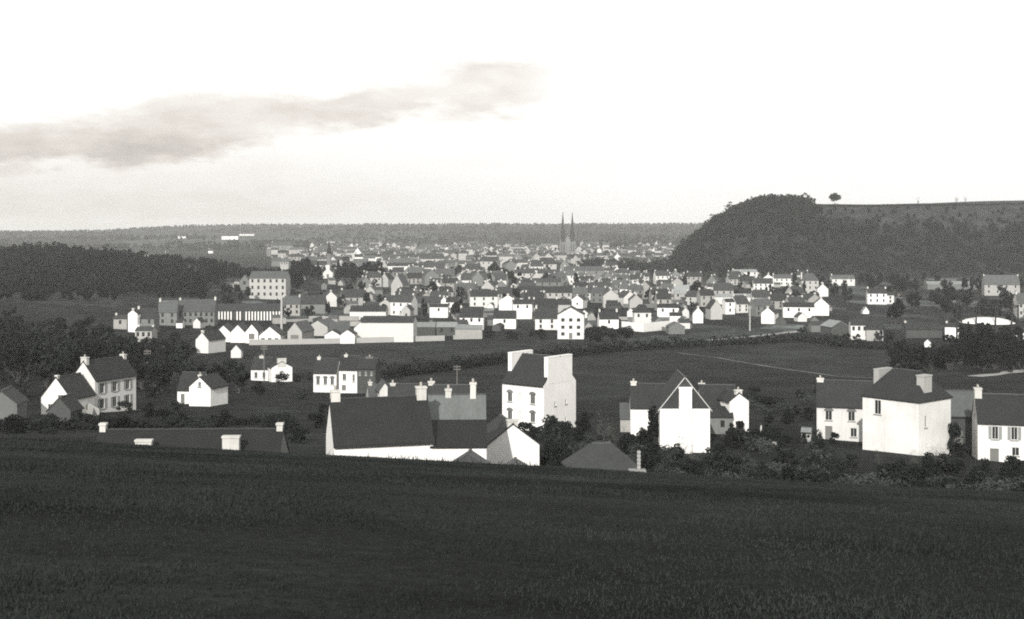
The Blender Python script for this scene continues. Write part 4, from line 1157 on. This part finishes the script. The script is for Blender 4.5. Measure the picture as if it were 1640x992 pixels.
# sheds and lesser houses filling the gardens between the town houses
def clutter():
    kinds = [('stone_grey', 'slate_grey', 'small grey stone outbuilding in the gardens between the town houses'), ('render_stained', 'slate_pale', 'small weathered outbuilding with pale roof in the gardens between the town houses'),
             ('stone_dark', 'slate', 'small dark shed in the gardens between the town houses'), ('limewash_cool', 'slate_grey', 'small whitish shed in the gardens between the town houses')]
    n = t = 0
    while n < 105 and t < 6000:
        t += 1
        Y = random.uniform(500, 900); u = random.uniform(430, 1330); x = PX(u, Y)
        L = random.uniform(3.5, 7.5); D = random.uniform(3, 4.5)
        if not clear_of(x, Y, L * .55): continue
        w_, r_, lab = random.choice(kinds)
        house('outbuilding', lab, 'outbuilding', x, Y, L, D, random.uniform(2, 2.9), D * random.uniform(.25, .5), rot=random.choice((0, 90)) + random.gauss(0, 12), wall=w_, roof=r_, group=lab, sink=1.5, over=.15)
        n += 1
    kinds = [('render_pale', 'slate_grey', 'pale house filling a gap among the middle town roofs'), ('stone_grey', 'slate_pale', 'grey stone house filling a gap among the middle town roofs'), ('render_stained', 'slate', 'weathered house filling a gap among the middle town roofs'),
             ('limewash_cool', 'slate_grey', 'off-white house filling a gap among the middle town roofs')]
    n = t = 0
    while n < 80 and t < 6000:
        t += 1
        Y = random.uniform(590, 960); u = random.uniform(545, 1135) if random.random() < .8 else random.uniform(1140, 1330); x = PX(u, Y)
        L = random.uniform(7, 13); D = random.uniform(6, 8); H = random.uniform(4.2, 6.5)
        if not clear_of(x, Y, L * .5): continue
        w_, r_, lab = random.choice(kinds)
        nw = max(2, int(L / 3))
        house('town_house', lab, 'house', x, Y, L, D, H, D * random.uniform(.35, .55), rot=random.choice((0, 0, 90)) + random.gauss(0, 14), wall=w_, roof=r_, group=lab, sink=2, pots=0, chim=[(-L / 2 + .4, 0, .7, .9, .8), (L / 2 - .4, 0, .7, .9, .8)],
              win=[('f', (i + .5) / nw * L - L / 2, z_, .9, 1.4, 'plain') for i in range(nw) for z_ in (1.5, H - 1.3)])
        n += 1
    n = t = 0
    while n < 34 and t < 3000:
        t += 1
        Y = random.uniform(500, 800); u = random.uniform(440, 1330); x = PX(u, Y); L = random.uniform(9, 26); th = random.choice((0, 0, 1.57)) + random.gauss(0, .2)
        if not clear_of(x, Y, 4): continue
        zb = min(gz(x - math.cos(th) * L / 2, Y - math.sin(th) * L / 2), gz(x + math.cos(th) * L / 2, Y + math.sin(th) * L / 2))
        b = MB(); b.box(-L / 2, L / 2, -.2, .2, -1, random.uniform(1.3, 2.1))
        pl = random.random() < .5
        o = b.build('garden_wall', 'render_stained' if pl else 'stone_grey'); o.location = (x, Y, zb); o.rotation_euler = (0, 0, th)
        tag(o, 'pale garden wall between the town houses' if pl else 'grey stone garden wall between the town houses', 'wall', 'pale town garden walls' if pl else 'grey town garden walls', 'thing')
        n += 1


clutter()

# ------------------------------------------------------------------ poles
def pole(label, u, v0, v1, m='timber', r=.16, arms=True, ymin=200):
    x, Y = hit(u, v1, ymin)
    h = (v1 - v0) / F_PX * Y
    root = tag(empty('telegraph_pole', (x, Y, gz(x, Y))), label, 'pole')
    a = MB(); a.frustum(0, 0, -1, h, r, r * .7, 8); a.build('shaft', m, root)
    if arms:
        for k in range(2):
            b = MB(); b.box(-.8, .8, -.06, .06, h - .5 - k * .6, h - .38 - k * .6)
            ar = b.build('cross_arm', m, root)
            for xx in (-.7, -.3, .3, .7):
                c = MB(); c.frustum(xx, 0, h - .38 - k * .6, h - .18 - k * .6, .05, .04, 6); c.build('insulator', 'pot', ar)


pole('dark telegraph pole standing by the small white dormered house', 423, 553, 612)
pole('tall pale mast between the workshop gables', 451, 478, 546, 'pole_pale', .5, False)
pole('pale mast in front of the long white warehouse', 641, 500, 545, 'pole_pale', .42, False)
pole('thin pale pole beside the road under the steep hill', 1201, 490, 530, 'pole_pale', .3)
pole('dark pole among the trees by the allotments', 1439, 470, 518, 'timber', .32)
pole('dark thin pole rising from the field hedge', 732, 585, 617, 'timber', .14)
pole('short dark pole between the dark trees and the attic-window gable', 236, 560, 612, 'timber', .16)
x, Y = PX(1023, 92), 92.0
gp = tag(empty('gate_post', (x, Y, gz(x, Y))), 'banded white concrete post beside the hip-roofed shed', 'post')
zt = CZ + PZ(722, Y) - gz(x, Y); zb = CZ + PZ(755, Y) - gz(x, Y)
m_ = MB(); m_.box(-.11, .11, -.11, .11, -.6, zt); m_.build('shaft', 'concrete', gp)
for i in range(5):
    m_ = MB(); zz = zt - .06 - i * .28; m_.box(-.13, .13, -.13, .13, zz - .08, zz); m_.build('band', 'render_pale', gp)
m_ = MB(); m_.box(-.75, .5, -.4, .4, -.6, max(.1, zb + .12)); m_.build('plinth', 'concrete', gp)

for (u, v, w_, h_, lab) in ((1241, 712, 1.0, .35, 'small pale stone lying among bushes between the white houses'), (1241, 766, 1.15, .5, 'long pale boulder lying at the meadow edge'), (1219, 693, .25, 1.1, 'short pale post standing by the garden bushes')):
    x, Y = hit(u, v, 80)
    b = MB(); b.frustum(0, 0, -.3, h_ * .6, .5, .46, 9); b.frustum(0, 0, h_ * .6, h_, .46, .2, 9)
    for i, q in enumerate(b.v): b.v[i] = (q[0] * w_ * (1 + .15 * math.sin(i * 2.1)), q[1] * w_ * .5, q[2])
    o = b.build('stone' if w_ > .5 else 'post', 'rock'); o.location = (x, Y, gz(x, Y)); tag(o, lab, 'stone' if w_ > .5 else 'post')

# ------------------------------------------------------------------ trees and shrubs
def leaf_quads(centers, size, rg, flat=.0):
    n = len(centers)
    a = rg.normal(size=(n, 3)); a /= np.linalg.norm(a, axis=1)[:, None]
    b = rg.normal(size=(n, 3)); b -= (a * b).sum(1)[:, None] * a; b /= np.linalg.norm(b, axis=1)[:, None]
    s = size * rg.uniform(.6, 1.35, n)[:, None]
    a = a * s; b = b * s * .75
    v = np.stack([centers - a - b * .3, centers + a * .1 - b, centers + a + b * .3, centers - a * .1 + b], 1).reshape(-1, 3)
    q = np.arange(4 * n).reshape(n, 4)
    return v, q


def crown_points(rg, n, rx, rz, clumps, z0):
    cc = rg.normal(size=(clumps, 3)); cc /= np.linalg.norm(cc, axis=1)[:, None]
    cc *= rg.uniform(.35, .85, clumps)[:, None]
    k = rg.integers(0, clumps, n)
    d = rg.normal(size=(n, 3)); d /= np.linalg.norm(d, axis=1)[:, None]
    p = cc[k] + d * (rg.uniform(.2, 1, n) ** .5)[:, None] * rg.uniform(.22, .42, clumps)[k][:, None]
    p[:, :2] *= rx; p[:, 2] = p[:, 2] * rz + z0
    return p


def skeleton(rg, h, r0, spread, levels=3, lean=.05):
    mb = MB()
    def grow(p, d, ln, r, lv):
        q = p + d * ln
        mb.tube(p, q, r, r * .62, 6 if lv == 0 else 4)
        if lv >= levels: return
        n = int(rg.integers(3, 5)) if lv else 5
        for i in range(n):
            nd = (d * (1.0 if lv else 1.1) + Vector(rg.normal(size=3)) * spread + Vector((0, 0, .22))).normalized()
            t = rg.uniform(.55, 1.0)
            grow(p + d * (ln * t), nd, ln * rg.uniform(.55, .78), r * .5, lv + 1)
    grow(Vector((0, 0, -.4)), Vector((rg.normal() * lean, rg.normal() * lean, 1)).normalized(), h * .42, r0, 0)
    return mb


TREES = {}


def tree_kind(kind, var):
    rg = np.random.default_rng(sum(map(ord, kind)) * 13 + var * 77)
    if kind == 'broad':
        sk = skeleton(rg, 1.0, .03, .42, 2); v, q = leaf_quads(crown_points(rg, 1500, .36, .40, 17, .6), .038, rg); m = 'leaf_dark'
    elif kind == 'dome':
        sk = skeleton(rg, .8, .035, .5, 2); v, q = leaf_quads(crown_points(rg, 2800, .52, .36, 46, .60), .036, rg); m = 'leaf_dark'
    elif kind == 'mid':
        sk = skeleton(rg, 1.0, .03, .45, 2); v, q = leaf_quads(crown_points(rg, 1200, .38, .38, 14, .6), .036, rg); m = 'leaf_mid'
    elif kind == 'tall':
        sk = skeleton(rg, 1.0, .025, .3, 2); v, q = leaf_quads(crown_points(rg, 1100, .2, .47, 16, .54), .034, rg); m = 'leaf_dark'
    elif kind == 'conifer':
        sk = MB(); sk.frustum(0, 0, -.05, .95, .022, .004, 6)
        n = 1300; z = rg.uniform(.1, 1, n); a = rg.uniform(0, 6.283, n); r = (1.02 - z) * .25 * rg.uniform(.25, 1, n) ** .5 * (1 + .25 * np.sin(z * 40))
        v, q = leaf_quads(np.stack([r * np.cos(a), r * np.sin(a), z], 1), .03, rg); m = 'leaf_dark'
    elif kind == 'bare':
        sk = skeleton(rg, 1.0, .022, .5, 4); v, q = leaf_quads(crown_points(rg, 220, .36, .38, 12, .62), .014, rg); m = 'twig'
    elif kind == 'shrub':
        sk = skeleton(rg, .7, .02, .6, 2); v, q = leaf_quads(crown_points(rg, 800, .62, .5, 12, .42), .05, rg); m = 'leaf_mid'
    elif kind == 'bramble':
        sk = skeleton(rg, .7, .012, .8, 3); v, q = leaf_quads(crown_points(rg, 520, .75, .45, 12, .38), .042, rg); m = 'leaf_pale'
    else:   # dark shrub
        sk = skeleton(rg, .7, .02, .6, 2); v, q = leaf_quads(crown_points(rg, 900, .6, .5, 12, .42), .052, rg); m = 'leaf_dark'
    v[:, 2] = np.maximum(v[:, 2], -.06)
    me = np_mesh('crown', v, q); me.materials.append(MATS[m])
    ms = sk.mesh('trunk'); ms.materials.append(MATS['bark' if kind != 'bare' else 'twig'])
    TREES[(kind, var)] = (ms, me)


NV = {'dome': 1, 'broad': 4, 'mid': 3, 'tall': 3, 'conifer': 3, 'bare': 3, 'shrub': 3, 'bramble': 3, 'darkshrub': 3}
for kd, n_ in NV.items():
    for vv in range(n_): tree_kind(kd, vv)


def tree(kind, x, y, h, label, group, name='tree', cat='tree', wide=1.0, sink=.0):
    ms, me = TREES[(kind, random.randrange(NV[kind]))]
    root = empty(name, (x, y, gz(x, y) - sink), random.uniform(0, 6.28))
    root.scale = (h * wide * random.uniform(.85, 1.15), h * wide * random.uniform(.85, 1.15), h)
    tag(root, label, cat, group)
    t = bpy.data.objects.new('trunk', ms); COL.objects.link(t); t.parent = root
    c = bpy.data.objects.new('crown', me); COL.objects.link(c); c.parent = root
    return root


def scatter(n, kinds, uu, YY, hh, label, group, name='tree', cat='tree', wide=1.0, gap=.5, avoid=()):
    done = []; tries = 0
    while len(done) < n and tries < n * 30:
        tries += 1
        u = random.uniform(*uu); Y = random.uniform(*YY)
        if any(a0 < u < a1 and y0 < Y < y1 for a0, a1, y0, y1 in avoid): continue
        h = random.uniform(*hh); x = PX(u, Y)
        if not clear_of(x, Y, h * .22): continue
        if any((x - a) ** 2 + (Y - b) ** 2 < ((h + c) * .5 * gap) ** 2 for a, b, c in done): continue
        done.append((x, Y, h))
        tree(random.choice(kinds), x, Y, h, label, group, name, cat, wide)


# wood on the hill beyond the village
scatter(34, ['broad', 'conifer', 'tall'], (470, 612), (860, 925), (11, 16), 'dark tree in the belt flanking the chapel', 'trees flanking the chapel', gap=.3, avoid=((512, 540, 800, 950),))
tree('broad', PX(342, 740), 740, 17, 'round dark tree at the end of the institution outbuilding', None)
tree('broad', PX(474, 720), 720, 16, 'tall dark tree standing against the institution end wall', None)
# dark copses below the village
scatter(72, ['broad', 'broad', 'mid', 'tall'], (-60, 215), (255, 430), (7.5, 11), 'dark leafy tree in the copse below the hillside wood', 'copse below the hillside wood', gap=.42, wide=1.15, avoid=((170, 260, 440, 560),))
scatter(26, ['broad', 'mid'], (195, 400), (250, 400), (5.5, 8), 'dark tree between the village and the white-gabled villa', 'trees between village and villa', gap=.4, wide=1.2, avoid=((280, 345, 215, 250), (395, 470, 280, 330), (300, 400, 300, 400)))
scatter(34, ['darkshrub', 'shrub'], (-40, 520), (235, 330), (2, 3.6), 'dark garden shrub on the slope by the village cottages', 'garden shrubs by the village cottages', 'shrub', 'shrub', wide=1.2, avoid=((280, 350, 210, 240), (395, 470, 300, 335), (495, 605, 255, 280)))
scatter(46, ['darkshrub', 'shrub'], (-60, 520), (160, 215), (1.3, 2.6), 'low dark shrub in the gardens under the meadow brow', 'shrubs in the gardens under the meadow brow', 'shrub', 'shrub', wide=1.4, avoid=((55, 190, 190, 225), (278, 345, 205, 230), (-25, 30, 180, 200)))
scatter(30, ['mid', 'broad', 'tall'], (350, 640), (430, 720), (5, 8), 'garden tree between the workshops and terraces', 'garden trees by the workshops', gap=.5, avoid=((335, 670, 430, 560),))
scatter(60, ['mid', 'broad', 'tall', 'bare'], (560, 1120), (560, 1100), (6, 11), 'garden tree among the town houses', 'garden trees among the town houses', gap=.6, avoid=((795, 860, 480, 640), (880, 940, 440, 520)))
tree('broad', PX(789, 1010), 1010, 15, 'round dark tree rising above the pair of pale grey gables', None)
scatter(36, ['broad', 'mid', 'tall'], (1120, 1380), (640, 1060), (6, 11), 'dark tree among the villas at the wood foot', 'trees among the wood-foot villas', gap=.55)
scatter(70, ['broad', 'mid', 'broad'], (1375, 1670), (500, 1050), (7, 13), 'dark tree on the slope above the gasholder', 'trees above the gasholder', gap=.5, avoid=((1380, 1440, 560, 720),))
scatter(34, ['broad', 'darkshrub', 'tall'], (1432, 1670), (322, 380), (4.5, 8), 'dark tree crowding round the gasholder foot', 'trees round the gasholder foot', gap=.5, wide=1.2)
scatter(14, ['broad', 'tall'], (1520, 1660), (345, 378), (8, 11.5), 'tall dark tree standing before the gasholder', 'tall trees before the gasholder', gap=.45, wide=1.1)
scatter(18, ['shrub', 'darkshrub', 'bramble'], (1195, 1320), (196, 265), (1.4, 3.0), 'scrub bush in the field behind the gable chimney house', 'scrub in the field', 'bush', 'bush', wide=1.2)
scatter(12, ['shrub', 'mid'], (1280, 1440), (430, 500), (3, 5), 'dark bush by the field barns', 'bushes by the field barns', 'bush', 'bush', wide=1.2)
scatter(16, ['darkshrub', 'mid'], (935, 1010), (440, 500), (3, 5.5), 'dark bush beside the mill and its white neighbour', 'bushes beside the mill', 'bush', 'bush', wide=1.2)
scatter(10, ['darkshrub'], (780, 880), (462, 488), (2, 3.2), 'low dark bush at the field edge before the white cottage', 'bushes at the field edge', 'bush', 'bush', wide=1.3)
# round the tall house and the slate-gabled house
scatter(26, ['bramble', 'shrub', 'darkshrub'], (866, 1050), (132, 178), (2.0, 3.8), 'tangled garden bush between the tall house and the slate-hung gable', 'bushes between the tall house and the slate-hung gable', 'bush', 'bush', wide=1.0, gap=.5)
for (u, Y, h) in ((838, 178, 2.4), (855, 176, 2.0), (884, 180, 2.6), (902, 181, 2.2), (930, 186, 3.0)):
    tree('darkshrub', PX(u, Y), Y, h, 'dark shrub growing against the foot of the tall white house', 'shrubs at the foot of the tall house', 'shrub', 'shrub', 1.1)
tree('bare', PX(965, 172), 172, 5.6, 'pale bare-twigged tree in the garden beside the tall house', None)
tree('bare', PX(990, 166), 166, 4.4, 'smaller bare tree near the stained lean-to outhouse', None)
tree('broad', PX(1034, 164), 164, 4.2, 'dark round bush against the corner of the slate-hung gable house', None, 'bush', 'bush')
tree('tall', PX(1047, 172), 172, 6.2, 'narrow dark tree between cottage and slate-hung gable house', None)
scatter(40, ['bramble', 'darkshrub', 'shrub', 'darkshrub'], (1030, 1160), (112, 162), (1.6, 3.4), 'bramble thicket below the slate-hung gable house', 'brambles below the slate-hung gable house', 'bramble_bush', 'bush', wide=.9, gap=.4)
scatter(40, ['bramble', 'darkshrub', 'shrub'], (1135, 1325), (140, 182), (1.4, 2.8), 'rough bush on the slope between the white houses', 'bushes between the white houses', 'bush', 'bush', wide=1.0, gap=.4)
scatter(120, ['bramble', 'darkshrub', 'darkshrub', 'shrub'], (1140, 1660), (88, 152), (1.2, 2.7), 'bramble bush on the rough slope below the hipped house', 'brambles on the rough slope', 'bramble_bush', 'bush', wide=1.1, gap=.4)
scatter(9, ['bare'], (1390, 1520), (150, 157), (1.6, 3.0), 'leafless sapling growing up the hipped house wall', 'saplings by the hipped house', 'sapling', 'sapling', wide=.8)
scatter(6, ['bare', 'bramble'], (1065, 1110), (158, 165), (2.0, 3.6), 'leafless sapling before the slate-hung gable house', 'saplings by the slate-hung gable house', 'sapling', 'sapling', wide=.8)
tree('darkshrub', PX(1529, 168), 168, 5.0, 'dark round-topped bush between hipped house and dark stone house', None, 'bush', 'bush', .6)
tree('darkshrub', PX(1336, 178), 178, 1.7, 'dark bush under the arched window of the pale annex', None, 'bush', 'bush')
# the lone tree and the little ones on the crest
x, Y = PX(1336, 1290), 1290.0
tree('dome', x, Y, 13.0, 'lone round tree standing on the bare hill crest', None, wide=1.15)
for u in (1470, 1531, 1546):
    tree('bare', PX(u, 1310), 1310, 8.0, 'faint bare sapling on the hill crest', 'bare saplings on the hill crest')


def hedge(label, pix, h, w, m='leaf_dark', ymin=200, dens=7.0, leaf=.28):
    pts = [hit(u, v, ymin) for u, v in pix]
    C = []
    for (xa, ya), (xb, yb) in zip(pts, pts[1:]):
        ln = math.hypot(xb - xa, yb - ya); n = int(ln * dens)
        t = rng.uniform(0, 1, n)
        bx = xa + (xb - xa) * t; by = ya + (yb - ya) * t
        hh_ = h * (.65 + .35 * np.sin(bx * .9 + by * .35) * np.sin(bx * .37 - by * .23) + .2 * np.sin(bx * 2.3))
        px = bx + rng.normal(0, w * .35, n); py = by + rng.normal(0, w * .35, n)
        pz = ground_rel(px, py) + CZ + rng.uniform(0, 1, n) ** .8 * np.maximum(hh_, h * .3)
        C.append(np.stack([px, py, pz], 1))
    C = np.concatenate(C)
    v, q = leaf_quads(C, leaf, rng)
    me = np_mesh('hedge', v, q); me.materials.append(MATS[m])
    o = bpy.data.objects.new('hedge', me); COL.objects.link(o)
    return tag(o, label, 'hedge')


hedge('thin dark hedge along the bare hill crest', [(1292, 331), (1400, 330.5), (1520, 328.5), (1660, 326.5)], 1.6, 2.0, ymin=1150, dens=9, leaf=.7)
hedge('thick dark hedge climbing between the two fields', [(615, 606), (700, 596), (800, 582), (900, 572), (1000, 562), (1100, 556)], 4.0, 3.0, dens=34, leaf=.4)
hedge('dark field hedge running towards the road end', [(1100, 557), (1180, 552), (1290, 546)], 3.6, 3.0, dens=34, leaf=.4)
hedge('scrubby hedge beyond the footpath by the barns', [(1290, 548), (1360, 556), (1440, 562), (1540, 570)], 3.0, 3.0, dens=30, leaf=.4)
hedge('low ragged hedge along the slope under the meadow edge', [(1300, 770), (1420, 780), (1520, 790), (1640, 805)], .9, 1.6, 'leaf_dark', ymin=82, dens=60, leaf=.16)
hedge('dark hedge behind the terrace row', [(0, 690), (150, 688), (300, 684), (460, 676)], 1.6, 2.0, ymin=140, dens=40, leaf=.25)


# woods read as one mass: the steep hill and the far slopes
def wood(name, label, spots, hts, n_leaf, size, m):
    V = []; 
    for (x, y), h in zip(spots, hts):
        p = crown_points(rng, n_leaf, h * .42, h * .42, 9, 0)
        p[:, 0] += x; p[:, 1] += y; p[:, 2] += gz_fast(x, y) + h * .38
        V.append(p)
    C = np.concatenate(V)
    v, q = leaf_quads(C, size, rng)
    me = np_mesh(name, v, q); me.materials.append(MATS[m])
    o = bpy.data.objects.new(name, me); COL.objects.link(o)
    o['kind'] = 'stuff'; o['label'] = label; o['category'] = 'wood'


def gz_fast(x, y):
    return float(base_ground(x, y)) + CZ


sp = []; hs_ = []
t_ = 0
while len(sp) < 1500 and t_ < 40000:
    t_ += 1
    x = random.uniform(120, 640); y = random.uniform(1040, 1420)
    z = gz_fast(x, y) - CZ
    if z < -40: continue
    dens = 1.0 if x < 300 else (.9 if z < -2 else (.4 if z < 10 else (.22 if z < 19 else .0)))
    if x < 290 and z > 15: dens = .8
    if random.random() > dens: continue
    if y > 1330 and z > 10 and x > 285: continue
    sp.append((x, y)); hs_.append(random.uniform(7, 16) * (1 + .2 * float(lump(x, y, 25, 4))) if x < 300 or z < 0 else random.uniform(2.5, 6.5))
wood('hillside_wood', 'dark wood covering the steep hill above the villas', sp, hs_, 120, .9, 'wood_leaf')
sp = []; hs_ = []
while len(sp) < 3600:
    y = 10 ** random.uniform(math.log10(2350), math.log10(5250)); x = random.uniform(-.5, .33) * y
    if lump(x, y, 140, 6) + .7 * lump(x, y, 60, 9) < -.15 and y < 4700: continue
    sp.append((x, y)); hs_.append(random.uniform(8, 14) if y < 4300 else random.uniform(5, 8))
wood('far_wood', 'hazy woods and hedgerows on the far skyline slopes', sp, hs_, 30, 2.2, 'wood_leaf')


sp = []; hs_ = []; t_ = 0
while len(sp) < 470 and t_ < 40000:
    t_ += 1
    Y = random.uniform(470, 980); u = random.uniform(-70, 500)
    if Y < 640 and (u > 185 or lump(PX(u, Y), Y, 24, 3) < .05 or random.random() < .35): continue
    if u > 385 and (Y < 870 or 505 < u): continue
    if 325 < u < 480 and Y < 800: continue
    x = PX(u, Y); h = random.uniform(9, 14) * (1 + .38 * lump(x, Y, 33, 6)) * (.62 if Y < 640 or u > 385 else .98)
    if any((x - a) ** 2 + (Y - b) ** 2 < 36 for a, b in sp): continue
    sp.append((x, Y)); hs_.append(h)
wood('village_wood', 'dark wood on the low hill beyond the village', sp, hs_, 260, .8, 'wood_leaf')
sp = []; hs_ = []
for k in range(75):
    Y = random.uniform(1090, 1340); u = random.uniform(935, 1075)
    sp.append((PX(u, Y), Y)); hs_.append(random.uniform(11, 17))
wood('spur_wood', 'dark wooded spur running from the steep hill into the town', sp, hs_, 160, .9, 'leaf_mid')
sp = []; hs_ = []
for k in range(330):
    Y = random.uniform(1000, 2350); u = random.uniform(480, 1110)
    if abs(u - 909) < 18 and Y > 1300: continue
    sp.append((PX(u, Y), Y)); hs_.append(random.uniform(8, 14))
wood('town_trees', 'garden trees scattered through the distant old town', sp, hs_, 90, 1.1, 'leaf_mid')


# meadow grass
def grass():
    n = 330000
    Y = 6.5 + (rng.uniform(0, 1, n) ** 1.35) * 72
    s = rng.uniform(-.47, .47, n)
    x = s * (Y + 1.5)
    clump = .5 + .5 * lump(x, Y, 1.9, 3) + .25 * lump(x, Y, .6, 8)
    keep = rng.uniform(0, 1, n) < .45 + .55 * clump
    x, Y, clump = x[keep], Y[keep], clump[keep]
    n = len(x)
    z = ground_rel(x, Y) + CZ
    weed = (lump(x, Y, 3.1, 12) + .6 * lump(x, Y, .9, 4) > .75) & (rng.uniform(0, 1, n) < .10)
    h = rng.uniform(.014, .04, n) * (.5 + .9 * np.clip(clump, 0, 1.3)) * (1 + (Y / 60)) + weed * rng.uniform(.08, .30, n) * np.clip((Y - 18) / 40, .12, 1)
    w = .006 + .00035 * Y
    a = rng.uniform(0, 6.283, n)
    dx, dy = np.cos(a) * w, np.sin(a) * w
    lx, ly = rng.normal(0, .45, n) * h, rng.normal(0, .45, n) * h
    v = np.stack([np.stack([x - dx, Y - dy, z - .01], 1), np.stack([x + dx, Y + dy, z - .01], 1), np.stack([x + lx, Y + ly, z + h], 1)], 1).reshape(-1, 3)
    me = np_mesh('meadow_grass', v, None, np.arange(3 * n).reshape(n, 3))
    m = mat('grass_blade', (.0185, .0212, .0199), var=1.15, scale=.16, fine=.4, fscale=4, spec=.1)
    me.materials.append(m)
    o = bpy.data.objects.new('meadow_grass', me); COL.objects.link(o)
    o['kind'] = 'stuff'; o['label'] = 'short dark grass of the sloping meadow'; o['category'] = 'grass'


grass()

# ------------------------------------------------------------------ haze over the valley
hb_ = MB(); hb_.box(-6500, 6500, -120, 9800, 60 - 90, 60 + 62)
hz = hb_.mesh('haze')
hm = bpy.data.materials.new('valley_haze'); hm.use_nodes = True
nt = NT(hm.node_tree); nt.n.clear()
ou = nt.node('ShaderNodeOutputMaterial'); pv = nt.node('ShaderNodeVolumePrincipled')
pv.inputs['Color'].default_value = (.93, .93, .91, 1)
pv.inputs['Density'].default_value = .000092
pv.inputs['Anisotropy'].default_value = .0
nt.l.new(pv.outputs[0], ou.inputs['Volume'])
hz.materials.append(hm)
ho = bpy.data.objects.new('haze', hz); COL.objects.link(ho)
ho['kind'] = 'stuff'; ho['label'] = 'thin pale haze lying over the valley'; ho['category'] = 'haze'
